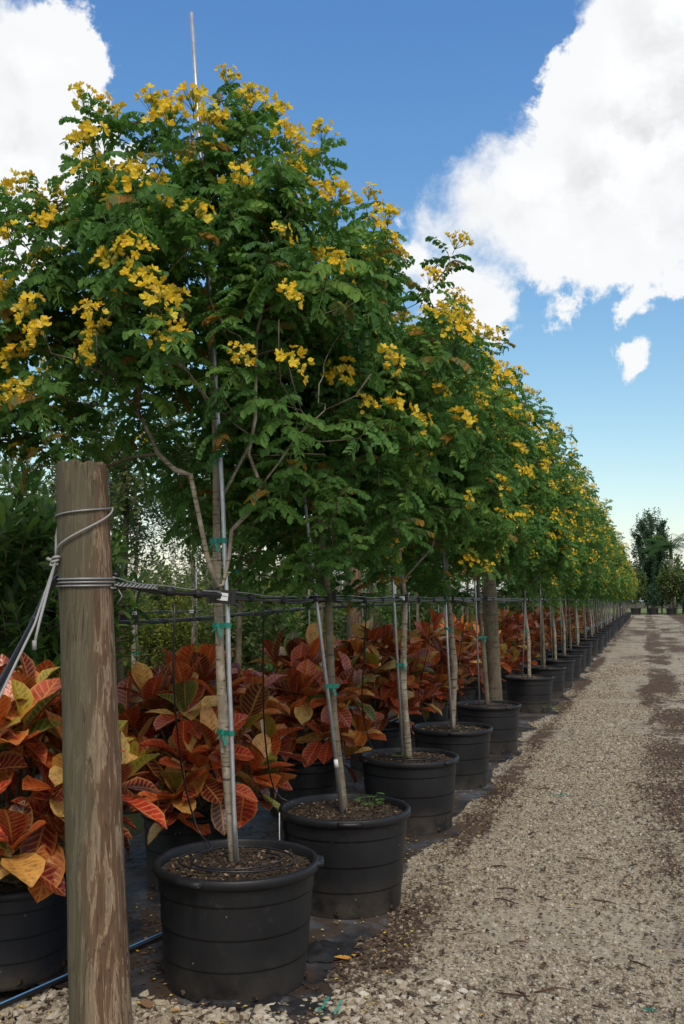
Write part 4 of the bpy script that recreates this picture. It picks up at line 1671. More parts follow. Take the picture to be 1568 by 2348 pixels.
# guy rope loop: high at the right of the post, round its back, and down to a knot
kn = np.array(onx(128, 1285, -2.135))
hi_pts, fr_pts = [], []
for j in range(26):
    f = j / 25
    a = -2.75 + 3.4 * f
    z = 1.915 + 0.045 * f
    c = pc(z)
    rad = prad(z) * 1.025 + 0.004
    hi_pts.append((c[0] + rad * math.cos(a), c[1] + rad * math.sin(a), z))
for j in range(18):
    f = j / 17
    a = 0.62 - 2.75 * f
    z = 1.962 - 0.165 * f
    c = pc(z)
    rad = prad(z) * 1.025 + 0.010
    fr_pts.append(np.array((c[0] + rad * math.cos(a), c[1] + rad * math.sin(a), z)))
gl = thing('guy_rope', tuple(pc(1.95)), 'pale wire guy looped round the post top and knotted below', 'guy rope')
b0 = np.array(pc(1.95))
front = fr_pts + [kn]
backp = [np.array([pc(1.93)[0] - prad(1.93) - 0.006, pc(1.93)[1] + 0.0, 1.925]), np.array([pc(1.85)[0] - prad(1.85) - 0.012, pc(1.85)[1] - 0.02, 1.85]), kn]
QM().tube([np.array(p) - b0 for p in hi_pts], 0.0037, 6).build('loop', M['cablesteel'], gl, True)
QM().tube([p - b0 for p in front], 0.0042, 6).build('strand', M['rope'], gl, True)
QM().tube([p - b0 for p in backp], 0.005, 6).build('strand', M['rope'], gl, True)
low = np.array(onx(80, 1430, -2.02))
far_end = np.array(onx(0, 1595, -1.90))
d_ = far_end - low
QM().tube([kn - b0, low - b0, low + d_ * 1.0 - b0, low + d_ * 3.2 - b0, low + d_ * 5.6 - b0], 0.0045, 6).build('strand', M['rope'], gl, True)
off = np.array([0.012, 0, 0.004])
QM().tube([kn - b0, low + off * 1.5 - b0, low + off + d_ * 0.10 + (0, 0, -0.05) - b0], 0.005, 6).build('strand', M['rope'], gl, True)
q = QM()
e0 = low + off + d_ * 0.10 + (0, 0, -0.05) - b0
q.tube([e0 + (0, 0, 0.012), e0 - (0, 0, 0.02)], 0.0078, 8)
q.build('ferrule', M['rope'], gl, True)
q = QM()
for k in range(3):
    c = kn - b0 + np.array([0.004 * k - 0.004, -0.004, 0.012 * k - 0.014])
    pts = [c + 0.013 * np.array([math.cos(a), math.sin(a), 0.35 * math.sin(a + k)]) for a in np.arange(9) / 9 * 6.2832]
    q.tube(pts, 0.0055, 6, closed=True)
q.tube([kn - b0 + (-0.012, 0, 0), kn - b0 + (-0.035, -0.005, 0.008)], [0.006, 0.007], 6)
q.build('knot', M['rope'], gl, True)

# black feed hose coming up from the left and round the back of the post
hs = [np.array(onx(165, 1312, -2.16)), np.array(onx(135, 1322, -2.16)), np.array(onx(112, 1350, -2.12)), np.array(onx(92, 1395, -2.08)), np.array(onx(60, 1460, -2.03)), np.array(onx(0, 1570, -1.93))]
dd = hs[-1] - hs[-2]
hs += [hs[-1] + dd * 1.5, hs[-1] + dd * 4.0]
hs = [np.array(p) for p in hs]
b0 = hs[0]
back_h = [np.array((-2.02, 3.42, 1.70)), np.array((-2.13, 3.40, 1.70))]


def spline(pts, n=6):
    P = [np.asarray(p, float) for p in pts]
    P = [2 * P[0] - P[1]] + P + [2 * P[-1] - P[-2]]
    out = []
    for i in range(1, len(P) - 2):
        for j in range(n):
            t = j / n
            a, b, c, d = P[i - 1], P[i], P[i + 1], P[i + 2]
            out.append(0.5 * ((2 * b) + (-a + c) * t + (2 * a - 5 * b + 4 * c - d) * t * t + (-a + 3 * b - 3 * c + d) * t ** 3))
    out.append(P[-2])
    return out


fh = thing('feed_hose', tuple(b0), 'thick black irrigation hose bending down beside the wooden post', 'hose')
hsp = spline(back_h + hs)
QM().tube([p - b0 for p in hsp], 0.0125, 10).build('hose', M['tubing'], fh, True)
for (f0, f1_) in ((30, 31), (32, 33)):
    QM().tube([hsp[f0] - b0, hsp[f1_] - b0], 0.0145, 10).build('tape_wrap', M['rubber'], fh, True)


# ------------------------------------------------------------------ trellis cable with irrigation tubing
def cable(label, knots_, rs, wraps, wire_only=False):
    P = spline(knots_, 8)
    t = thing('trellis_cable', tuple(P[0]), label, 'cable')
    b = P[0]
    names = [('wire', 0.0028, (0, 0.0, 0.018), M['cablesteel']), ('tube', rs, (0.0, -0.006, 0.0), M['tubing']), ('tube', rs * 0.75, (0.004, 0.010, -0.008), M['tubing'])]
    for k, (nm, r_, o_, mt) in enumerate(names[:1] if wire_only else names):
        pts = [p + np.array(o_) + 0.003 * np.array([math.sin(j * 0.9 + k), 0, math.cos(j * 0.7 + 2 * k)]) - b for j, p in enumerate(P)]
        QM().tube(pts, r_, 8).build(nm, mt, t, True)
    for y in wraps:
        ys_k = [p[1] for p in P]
        c = np.array([np.interp(y, ys_k, [p[k] for p in P]) for k in range(3)])
        e = np.array([np.interp(y + 0.035, ys_k, [p[k] for p in P]) for k in range(3)])
        d = e - c
        d *= 0.035 / np.linalg.norm(d)
        QM().tube([c - b, c + d * 0.5 - b, c + d - b], [rs + 0.010, rs + 0.012, rs + 0.010], 8).build('tape_wrap', M['rubber'], t, True)
    return t


def sx(i, z=1.6):
    ln = {0: 0.075, 1: 0.095, 2: 0.06, 3: 0.035, 4: 0.05}.get(i, 0.045)
    return TREE_X[i] - ln * (z - 0.44)


kn_ = [(-1.985, 3.31, 1.668), (-1.90, 3.50, 1.640), (-1.745, 3.86, 1.617)]
for i in range(1, len(TREE_Y)):
    ym = (TREE_Y[i] + TREE_Y[i - 1]) / 2
    if i < 12:
        kn_.append(((sx(i) + sx(i - 1)) / 2 + 0.035, ym, 1.598))
    kn_.append((sx(i) + 0.03, TREE_Y[i] - 0.02, 1.608))
cable('black irrigation tubing and wire strung along the flowering row at head height', kn_, 0.0085, [3.55, 3.68, 4.05, 4.4, 4.75, 5.3, 5.65, 6.1, 7.2, 7.7, 9.0, 9.6, 11.0])
# twisted wire tail at the post
tw = thing('wire_splice', (-1.97, 3.33, 1.655), 'twisted grey wire splice tying the cable to the post', 'wire')
for k in range(2):
    pts = []
    for j in range(26):
        f = j / 25
        c = np.array([-1.975 + 0.09 * f, 3.30 + 0.19 * f, 1.662 - 0.012 * f])
        a = f * 34 + k * math.pi
        pts.append(c + 0.007 * np.array([math.cos(a) * 0.8, -abs(0.2), math.sin(a)]) - (-1.97, 3.33, 1.655))
    QM().tube(pts, 0.0038, 5).build('strand', M['cablesteel'], tw, True)
QM().tube([(0.0, 0, -0.01), (0.015, 0.01, -0.04), (-0.005, 0.0, -0.075)], 0.003, 5).build('strand', M['cablesteel'], tw, True)

# ---- rubber trunk clips with printed tags
def text_mesh(body, size, mat):
    cu = bpy.data.curves.new('lettering', 'FONT')
    cu.body = body
    cu.size = size
    cu.align_x = 'CENTER'
    cu.align_y = 'CENTER'
    cu.extrude = 0.0003
    o = bpy.data.objects.new('tmp_text', cu)
    COL.objects.link(o)
    dg = bpy.context.evaluated_depsgraph_get()
    me = bpy.data.meshes.new_from_object(o.evaluated_get(dg))
    bpy.data.objects.remove(o)
    me.materials.clear()
    me.materials.append(mat)
    return me


def clip(i, face, tilt, with_tag, letter=False):
    x, y = sx(i) + 0.022, TREE_Y[i] - 0.035
    z = 1.612 if i else 1.615
    if i == 0:
        x, y = -1.757, 3.835
    if i == 0:
        lab = 'black rubber clip with white printed tag on the forked tree by the post'
    else:
        lab = 'black rubber clip on the cable at the %s tree of the row' % ordinal(i)
    t = thing('trunk_clip', (x, y, z), lab, 'clip', 'rubber clips on the row cable')
    t.rotation_euler = (0, tilt, face)
    s_ = 1.0 if i == 0 else 0.85
    # a pad bent round the stem: local -Y faces the viewer's side
    q = QM()
    V = []
    for j in range(9):
        f = j / 8 - 0.5
        xx = f * 0.115 * s_
        yy = 0.55 * abs(f) ** 2 * 0.1
        for (dy, dz) in ((-0.006, -0.030), (-0.006, 0.030), (0.006, 0.030), (0.006, -0.030)):
            V.append((xx, yy + dy - 0.012, dz * s_))
    Q = [(j * 4 + c, j * 4 + (c + 1) % 4, j * 4 + 4 + (c + 1) % 4, j * 4 + 4 + c) for j in range(8) for c in range(4)]
    Q += [(3, 2, 1, 0), (32, 33, 34, 35)]
    q.add(V, Q)
    q.box((-0.052 * s_, 0.004, 0.0), (0.007, 0.02, 0.036 * s_))
    q.box((0.052 * s_, 0.004, 0.0), (0.007, 0.02, 0.036 * s_))
    q.build('pad', M['rubber'], t)
    q = QM()
    q.tube([(0.03, 0.01, -0.02), (0.075, 0.0, -0.03), (0.085, 0.0, -0.045)], [0.006, 0.006, 0.005], 6)
    q.build('strap_end', M['rubber'], t)
    if with_tag:
        q = QM()
        q.box((0.008, -0.0215, 0.0), (0.0235 * s_, 0.0012, 0.0165 * s_))
        g = q.build('tag', M['white'], t)
        if letter:
            me = text_mesh('HighCaliper', 0.0088, M['ink'])
            o = obj('lettering', me, g)
            o.location = (0.0085, -0.0233, 0.003)
            o.rotation_euler = (R(90), 0, 0)
            q = QM()
            pts = [(0.008 - 0.012 + 0.0055 * math.cos(a), -0.0231, -0.003 + 0.006 * math.sin(a)) for a in np.linspace(1.9, 6.0, 10)]
            q.tube(pts, [0.0006, 0.001, 0.0014, 0.0016, 0.0017, 0.0016, 0.0014, 0.0012, 0.0009, 0.0006], 5)
            q.build('emblem', M['teal'], g)
        else:
            q = QM()
            q.box((0.008, -0.0229, 0.002), (0.014 * s_, 0.0004, 0.0035 * s_))
            q.build('print', M['teal'], g)
    return t


clip(0, 0.28, 0.10, True, True)
clip(1, 0.25, -0.03, False)
clip(2, 0.35, 0.0, True)
clip(3, 0.3, 0.05, True)
clip(4, 0.3, 0.0, False)
clip(5, 0.4, 0.3, True)
clip(6, 0.4, -0.1, True)
clip(7, 0.4, 0.1, True)


# ---- thin drip tubes from the cable to each near pot, coiled on the soil
def drip(i, sx_, sy_, mid, turns, r0):
    x, y = TREE_X[i], TREE_Y[i]
    zs = ground_z(x, y) + H_POT * 0.925 + 0.022
    pts = [np.array((sx_, sy_, 1.59))] + [np.array(m_) for m_ in mid]
    a0 = math.atan2(mid[-1][1] - y, mid[-1][0] - x)
    for k in range(int(turns * 14) + 1):
        a = a0 + k / 14 * 6.2832
        rr = r0 * (1 - 0.36 * k / (turns * 14)) * (1 + 0.07 * math.sin(a * 2 + 1))
        pts.append(np.array((x + rr * math.cos(a) + 0.015, y + rr * math.sin(a) - 0.01, zs + 0.008 + 0.008 * (0.5 + 0.5 * math.sin(a * 1.7)))))
    P = spline(pts, 3)
    lab = 'thin black drip tube hanging from the cable into the %s pot' % ordinal(i)
    t = thing('drip_tube', tuple(P[0]), lab, 'tube', 'drip tubes of the flowering row')
    QM().tube([p - P[0] for p in P], 0.0046 if i < 3 else 0.0036, 5).build('tube', M['tubing'], t, True)


drip(0, -1.86, 3.60, [(-1.90, 3.68, 1.25), (-2.02, 4.0, 0.85), (-2.0, 4.12, 0.56)], 1.8, 0.25)
drip(1, -1.78, 4.38, [(-1.83, 4.5, 1.3), (-1.92, 4.75, 0.9), (-1.93, 4.92, 0.58)], 0.0001, 0.25)
drip(2, -1.75, 6.1, [(-1.80, 6.2, 1.2), (-1.9, 6.5, 0.85), (-1.90, 6.72, 0.56)], 1.5, 0.22)
drip(3, -1.72, 7.9, [(-1.76, 8.0, 1.2), (-1.9, 8.25, 0.8), (-1.89, 8.38, 0.57)], 1.5, 0.2)
drip(4, -1.74, 9.7, [(-1.8, 9.8, 1.2), (-1.93, 10.2, 0.8), (-1.9, 10.4, 0.57)], 1.2, 0.2)


# ------------------------------------------------------------------ crotons
def croton_leaf_arr(seed, nu=4, nv=6):
    r = np.random.default_rng(seed)
    L, W = 1.0, 0.46 + 0.10 * r.random()
    curl = 0.10 + 0.75 * r.random()
    cup = 0.18 + 0.22 * r.random()
    twist = 0.25 * r.standard_normal()
    V, UV = [], []
    for j in range(nv + 1):
        v = j / nv
        w = W * (math.sin(math.pi * min(1, v * 0.95 + 0.05) ** (1.15 + 0.25 * (seed % 3)))) ** 0.72 if 0 < v < 1 else 0.012
        a = curl * v * v
        zc = -0.5 * curl * v * v * L * 0.55
        yc = v * L * (1 - 0.12 * a)
        for i in range(nu + 1):
            u = i / nu * 2 - 1
            x = u * w / 2
            wave = 0.02 * math.sin(v * 14 + i * 3 + seed) * abs(u)
            V.append((x + twist * v * 0.05, yc, zc + cup * abs(u) ** 1.5 * w * 0.6 + wave + twist * x * v))
            UV.append((u, v))
    V = np.array(V)
    UV = np.array(UV)
    k = nu + 1
    Q = np.array([(j * k + i, j * k + i + 1, (j + 1) * k + i + 1, (j + 1) * k + i) for j in range(nv) for i in range(nu)])
    return V, Q, UV[Q]


CLEAF = []
CLEAF_MESH = []
for s_ in range(8):
    V, Q, UV = croton_leaf_arr(s_)
    CLEAF.append((V, Q, UV))
    CLEAF_MESH.append(QM().add(V, Q, 0.0, 0, UV).mesh('leaf', M['croton'], True))
CFAR = []
for s_ in range(5):
    V, Q, UV = croton_leaf_arr(s_ + 20, 2, 3)
    qq = QM().add(V, Q, 0.5, 0, UV)
    CFAR.append(qq.arrays())
PAL = [(0.58, 0.095, 0.026), (0.44, 0.042, 0.022), (0.62, 0.18, 0.04), (0.27, 0.025, 0.018), (0.70, 0.36, 0.09), (0.15, 0.018, 0.016), (0.76, 0.50, 0.16), (0.54, 0.09, 0.05), (0.10, 0.028, 0.018)]
PALW = [0.15, 0.15, 0.10, 0.15, 0.09, 0.13, 0.09, 0.07, 0.07]
PGREEN = [(0.11, 0.20, 0.03), (0.30, 0.34, 0.04), (0.05, 0.11, 0.025), (0.45, 0.36, 0.04)]


def croton_layout(seed, rad, h, z0, nros, per):
    """rosettes on a dome; returns stems and leaf placements in bush space"""
    r = np.random.default_rng(seed)
    leaves, stems = [], []
    for k in range(nros):
        f = (k + 0.5) / nros
        el = math.asin(max(-0.55, 1 - f * 1.5))
        az = k * 2.39996 + 0.5 * r.standard_normal() * 0.4
        rr = rad * (0.70 + 0.36 * r.random())
        c = np.array([rr * math.cos(el) * math.cos(az), rr * math.cos(el) * math.sin(az), z0 + (h - z0) * (0.32 + 0.54 * math.sin(el)) + 0.05 * r.standard_normal()])
        ax = np.array([0.7 * math.cos(el) * math.cos(az), 0.7 * math.cos(el) * math.sin(az), 0.9 + 0.3 * math.sin(el)])
        ax /= np.linalg.norm(ax)
        B = basis(ax, r.random() * 6)
        root = np.array([0.06 * r.standard_normal(), 0.06 * r.standard_normal(), z0 - 0.08])
        mid = root * 0.4 + c * 0.6 + np.array([0, 0, -0.05])
        mid[:2] *= 0.75
        stems.append([root, mid, c - ax * 0.05])
        for j in range(per):
            a = j * 2.4 + r.random() * 0.5
            tilt = 0.2 + 1.3 * (1 - j / per) + 0.2 * r.standard_normal()
            d = B @ np.array([math.sin(tilt) * math.cos(a), math.sin(tilt) * math.sin(a), math.cos(tilt)])
            if j < 2 and r.random() < 0.35:
                d[2] -= 0.8
            d /= np.linalg.norm(d)
            up = np.array([0, 0, 1.0]) * 0.6 + ax * 0.7
            x = np.cross(d, up)
            x /= np.linalg.norm(x) + 1e-9
            z = np.cross(x, d)
            rot = np.stack([x, d, z], 1)
            L = 0.205 + 0.115 * r.random() - 0.03 * (j > per - 3)
            leaves.append((mat4(rot, c + ax * 0.10 * (j / per - 0.6), L), j / per))
    return stems, leaves, r


def croton(seed, loc, rad, h, z0, nros, per, label, far=False, mesh=None):
    t = thing('croton_bush', loc, label, 'bush', 'red and orange crotons behind the flowering row')
    if mesh is not None:
        obj('foliage', mesh, t).rotation_euler.z = rnd.uniform(0, 6)
        return t
    stems, leaves, r = croton_layout(seed, rad, h, z0, nros, per)
    q = QM()
    for s_ in stems:
        q.tube(spline(s_, 3), [0.012, 0.011, 0.010, 0.009, 0.008, 0.007, 0.006], 5)
    q.build('stems', M['twig'], t, True)
    if far:
        return t
    tone = r.random()
    for (m_, age) in leaves:
        o = obj('leaf', CLEAF_MESH[int(r.integers(len(CLEAF_MESH)))], t)
        o.matrix_local = to_matrix(m_)
        if age > 0.68 and r.random() < 0.22:
            c = PGREEN[int(r.integers(len(PGREEN)))]
        elif r.random() < 0.04:
            c = PGREEN[int(r.integers(len(PGREEN)))]
        else:
            c = PAL[int(r.choice(len(PAL), p=PALW))]
        v = 0.85 + 0.3 * r.random()
        o.color = (c[0] * v, c[1] * v, c[2] * v, 1)
    return t


def croton_far_mesh(seed):
    stems, leaves, r = croton_layout(seed, 0.5, 1.3, 0.5, 18, 8)
    q = QM()
    for (m_, age) in leaves:
        q.merge(CFAR[int(r.integers(5))], [m_], [np.clip(0.25 * r.standard_normal(), -0.45, 0.5)])
    return q.mesh('foliage', M['croton'], True)


cpot_parts = [make_pot(0.27, 0.40, M['pot_grey'], 48, True, True, 120, 21), make_pot(0.27, 0.42, M['pot'], 48, True, True, 120, 22)]
CRO = [(-2.66, 3.66, 0.46, 1.28), (-2.48, 5.05, 0.44, 1.18), (-2.5, 6.95, 0.48, 1.22), (-2.50, 9.0, 0.50, 1.30), (-2.48, 11.1, 0.47, 1.24), (-2.5, 13.1, 0.55, 1.35), (-2.5, 15.4, 0.55, 1.3), (-2.5, 17.4, 0.55, 1.4), (-2.55, 19.4, 0.5, 1.35)]
CL = ['orange-red croton bush beside the round wooden post', 'dark red and green croton bush behind the forked tree', 'glossy red croton bush behind the leaning stake of the second tree', 'broad orange croton bush behind the third tree of the row',
      'orange croton bush behind the fourth tree of the row', 'pale orange croton bush behind the thick line post', 'bright orange croton bush behind the sixth tree of the row', 'orange croton bush behind the seventh tree of the row', 'orange croton bush behind the eighth tree of the row']
for k, (x, y, rad, h) in enumerate(CRO):
    gz = ground_z(x, y) if x > -2.3 else 0.0
    croton(800 + k, (x, y, 0.0), rad, h, 0.45, 37 if k < 4 else 28, 8, CL[k])
    place_pot('shrub_pot', cpot_parts[0 if k in (0, 3) else 1], (x, y, 0.012), ['faded blue-black pot', 'black pot', 'black pot', 'faded grey ridged pot', 'black pot'][k % 5] + ' holding the ' + CL[k].replace(' bush', ''), 'pot', 'pots of the crotons', 0.7 * k)
cfm = [croton_far_mesh(950 + k) for k in range(2)]
for k in range(9):
    y = 21.4 + 2.2 * k
    croton(0, (-2.5 + rnd.uniform(-.1, .1), y, 0.0), .5, 1.3, .45, 0, 0, 'small orange croton bush glimpsed between the distant trunks of the row', mesh=cfm[k % 2])
    place_pot('shrub_pot', cpot_parts[1][:1], (-2.5, y, 0.012), 'black pot of a distant croton glimpsed between the trunks', 'pot', 'pots of the distant crotons')


# ------------------------------------------------------------------ background rows to the left
def leafy(seed, H_, rad, z0, arrs, mats, ntips, back, base_r, forks=4, trunk_h=None, dens=1.0, zsq=1.0, up=0.9, sides=(7, 4), lean=0.0, tipr=0.0028, lo=0.8, hi=1.3):
    """trunk, branches and crown meshes of one tree or shrub standing at the origin"""
    T = Tree(seed)
    r = T.r
    th = trunk_h or H_ * 0.75
    base_pts = [(0, 0, 0), (lean * 0.3 + 0.02, 0, th * 0.35), (lean * 0.7, 0.02, th * 0.7), (lean, 0, th)]
    T.path(base_pts, -1, 0.15)
    for k in range(forks):
        a = k * 2.2 + r.random()
        za = z0 + (th - z0) * (0.15 + 0.6 * k / max(1, forks))
        i = T.near((lean * za / th, 0, za))
        p = np.array(T.p[i])
        T.path([p, p + (0.3 * rad * math.cos(a), 0.3 * rad * math.sin(a), 0.25 * (H_ - za)), p + (0.6 * rad * math.cos(a), 0.6 * rad * math.sin(a), 0.55 * (H_ - za))], i, 0.15, main=False)
    hz = (H_ - z0) / 2
    bl = [(lean, 0, z0 + hz, rad, rad, hz), (lean, 0, z0 + hz * 1.3, rad * 0.7, rad * 0.7, hz * 0.7), (lean + rad * 0.4, -rad * 0.2, z0 + hz * 0.8, rad * 0.6, rad * 0.6, hz * 0.6)]
    tg = crown_targets(r, ntips, bl, z0, None, 0.10 * rad, 2.0)
    T.grow(tg, z0 * 0.5, step=0.16, axis=np.array([lean, 0, z0]))
    qm, qb = T.meshes(tip=tipr, base_r=None, sides=sides)
    # trunk of even thickness below the crown
    sites = T.spray_sites(back, 2)
    ms = np.array(spray_mats(sites, r, lo, hi, up, 0.09))
    q = QM()
    w = r.integers(0, len(arrs), len(ms))
    for v in range(len(arrs)):
        q.merge(arrs[v], ms[w == v], 0.25 * (r.random((w == v).sum()) - 0.5))
    tq = QM().tube(spline(base_pts, 5), np.linspace(base_r * 1.1, base_r * 0.5, 16), sides[0])
    return dict(trunk=tq.mesh('trunk', mats[2], True), branches=qb.mesh('branches', mats[1], True), crown=q.mesh('crown', [mats[0], mats[1]]))


def plant(name, parts, loc, label, cat, group, rz=None, s_=1.0):
    t = thing(name, loc, label, cat, group)
    t.rotation_euler.z = rnd.uniform(0, 6.28) if rz is None else rz
    t.scale = (s_, s_, s_)
    for k, me in parts.items():
        o = obj(k, me, t)
    return t


ole = [leafy(1001, 2.6, 0.75, 0.75, LANCE, (M['lance'], M['twig'], M['bark_dark']), 150, 4, 0.03, 5, 1.8), leafy(1002, 2.5, 0.7, 0.9, LANCE, (M['lance'], M['twig'], M['bark_dark']), 130, 4, 0.028, 5, 1.8)]
row2 = [leafy(1011, 3.5, 0.95, 1.75, SMALL, (M['grey_leaf'], M['twig'], M['bark_dark']), 120, 3, 0.036, 5, 2.5), leafy(1012, 3.3, 0.95, 1.7, LANCE, (M['lance'], M['twig'], M['bark_dark']), 110, 3, 0.034, 5, 2.4)]
row3 = [leafy(1021, 3.4, 1.0, 1.75, SMALL, (M['grey_leaf'], M['grey_twig'], M['bark']), 130, 2, 0.032, 6, 2.6), leafy(1022, 3.6, 1.05, 1.7, SMALL, (M['dark_leaf'], M['grey_twig'], M['bark']), 130, 3, 0.034, 6, 2.6)]
shr = [leafy(1031, 1.75, 0.72, 0.15, SMALL, (M['shrub'], M['twig'], M['twig']), 150, 3, 0.012, 7, 0.9), leafy(1032, 1.9, 0.75, 0.15, SMALL, (M['shrub'], M['twig'], M['twig']), 150, 3, 0.012, 7, 0.9)]
bare = [leafy(1041, 4.0, 1.5, 1.2, DRY, (M['grey_leaf'], M['grey_twig'], M['grey_twig']), 210, 2, 0.04, 7, 2.6, tipr=0.0035), leafy(1042, 3.8, 1.5, 1.2, DRY, (M['grey_leaf'], M['grey_twig'], M['grey_twig']), 210, 2, 0.04, 7, 2.6, tipr=0.0035)]
thick = [leafy(1051, 3.6, 1.5, 0.25, SMALL_FAR, (M['grey_leaf'], M['twig'], M['bark_dark']), 150, 3, 0.05, 6, 2.2), leafy(1052, 3.3, 1.5, 0.2, SMALL_FAR, (M['lance'], M['twig'], M['bark_dark']), 150, 3, 0.05, 6, 2.2)]

bgpot = make_pot(0.36, 0.42, M['pot'], 32, True, False, 0, 31)
# dense willowy shrubs just left of the post
for k, (x, y, s_) in enumerate([(-3.75, 4.75, 1.0), (-4.1, 6.0, 1.0), (-5.2, 5.6, 1.05), (-4.9, 7.3, 1.0), (-6.3, 6.6, 1.1)]):
    plant('willowy_shrub', ole[k % 2], (x, y, 0.0), 'dark green shrub with long narrow leaves growing left of the wooden post', 'shrub', 'narrow-leaved shrubs left of the post', None, s_)
# second row: stakes, trunks, pots and its own cable
x2 = -4.0
y2 = [6.9, 9.2, 11.6, 14.2, 16.8, 19.5, 22.5, 26, 30, 34, 38]
for k, y in enumerate(y2):
    x = x2 + rnd.uniform(-.1, .1)
    plant('staked_tree', row2[k % 2], (x, y, 0.34), ('staked tree with pale narrow crown, %s along the second cable' % ordinal(k)) if k < 6 else 'staked green tree far along the second cable', 'tree', 'staked trees of the second cable' if k < 6 else 'far staked trees of the second cable')
    place_pot('tree_pot', bgpot, (x, y, -0.03), ('black pot of the %s tree along the second cable' % ordinal(k)) if k < 6 else 'black pot far along the second cable', 'pot', 'pots of the second cable' if k < 6 else 'far pots of the second cable')
    pts = [(x - 0.10, y - 0.04, 0.33), (x - 0.12, y - 0.04, 1.5), (x - 0.14, y - 0.04, 2.75)]
    stake(pts[0], pts, (0.85, 1.9) if k < 6 else (), 0.034, lambda z, x=x, y=y: (x, y, z), ('steel stake of the %s tree along the second cable' % ordinal(k)) if k < 6 else 'steel stake far along the second cable', 'stakes of the second cable' if k < 6 else 'far stakes of the second cable', 0.0105)
cable('black tubing strung along the second row behind the crotons', [(x2 + 0.12, 3.4, 1.46), (x2 + .1, 4.8, 1.43), (x2 + .09, 6.9, 1.42), (x2 + .06, 8, 1.425), (x2 + .08, 9.2, 1.455), (x2 + .06, 11.6, 1.50), (x2 + .06, 14.2, 1.52), (x2 + .06, 19, 1.52), (x2 + .06, 38, 1.53)], 0.011, [5.2, 6.2, 6.6, 7.4, 8.1, 8.8, 9.9, 10.7])
for k, y in enumerate([6.9]):
    t = thing('trunk_clip', (x2 + 0.06, y - 0.05, 1.45), 'black rubber clip on the second cable behind the wooden post', 'clip')
    QM().box((0, 0, 0), (0.07, 0.02, 0.032)).build('pad', M['rubber'], t)
# third row
x3 = -6.65
y3 = [9.7, 11.7, 13.5, 15.9, 18.3, 20.8, 23.4, 26.3, 29.5, 33]
for k, y in enumerate(y3):
    x = x3 + rnd.uniform(-.08, .08)
    far_ = k >= 6
    plant('staked_tree', row3[k % 2], (x, y, 0.36), ('pale-trunked staked tree, %s along the third cable' % ordinal(k)) if not far_ else 'pale-trunked staked tree far along the third cable', 'tree', 'staked trees of the third cable' if not far_ else 'far staked trees of the third cable')
    place_pot('tree_pot', bgpot, (x, y, -0.03), ('black pot of the %s tree along the third cable' % ordinal(k)) if not far_ else 'black pot far along the third cable', 'pot', 'pots of the third cable' if not far_ else 'far pots of the third cable')
    ln = rnd.choice((-0.16, -0.1, -0.05))
    pts = [(x + 0.13, y - 0.06, 0.35), (x + 0.13 + ln * 0.6, y - 0.06, 1.5), (x + 0.13 + ln * 1.3, y - 0.06, 2.6)]
    stake(pts[0], pts, (0.9,) if not far_ else (), 0.03, lambda z, x=x, y=y: (x, y, z), ('thin steel stake of the %s tree along the third cable' % ordinal(k)) if not far_ else 'thin steel stake far along the third cable', 'stakes of the third cable' if not far_ else 'far stakes of the third cable', 0.0105)
    if k in (1, 2, 3):
        t = thing('trunk_clip', (x + 0.05, y - 0.06, 1.425), 'small rubber clip with white tag on the third cable, %s of three' % ordinal(k - 1), 'clip', 'clips on the third cable')
        t.rotation_euler.z = 0.45
        QM().box((0, 0, 0), (0.05, 0.02, 0.035)).build('pad', M['rubber'], t)
        QM().box((-0.03, -0.0215, 0), (0.033, 0.0012, 0.024)).build('tag', M['white'], t)
cable('thin wire of the third row before the yellow-green shrubs', [(x3 + .06, 6.5, 1.45), (x3 + .06, 11.7, 1.425), (x3 + .06, 15.9, 1.425), (x3 + .06, 34, 1.44)], 0.005, [])
# yellow-green shrubs behind the third row
ky = 0
for k in range(16):
    y = 11.0 + 1.55 * k
    x = -8.6 + rnd.uniform(-.4, .4) - 0.06 * k
    plant('leafy_shrub', shr[k % 2], (x, y, 0.0), 'yellow-green leafy shrub in the hedge behind the third cable', 'shrub', 'yellow-green shrubs behind the third cable', None, rnd.uniform(0.95, 1.2))
    if k % 2 == 0:
        plant('leafy_shrub', shr[1 - k % 2], (x - 1.1, y + 0.7, 0.0), 'yellow-green leafy shrub in the hedge behind the third cable', 'shrub', 'yellow-green shrubs behind the third cable', None, rnd.uniform(1.1, 1.35))
for k, (x, y) in enumerate([(-7.9, 9.6), (-9.6, 12.2), (-9.8, 15.2), (-10.2, 18.6), (-9.9, 22), (-10.4, 26), (-6.6, 7.4), (-8.8, 30)]):
    plant('background_tree', thick[(k + 1) % 2], (x, y, -0.03), 'low rounded green tree filling the gap behind the yellow-green hedge', 'tree', 'low green trees behind the hedge', None, rnd.uniform(0.66, 0.8))
for k in range(9):
    plant('background_tree', thick[k % 2], (-5.6 - 0.4 * (k % 2), 13.0 + 2.6 * k, -0.03), 'low leafy green tree between the second and third cables', 'tree', 'low green trees between the cables', None, rnd.uniform(0.56, 0.66))
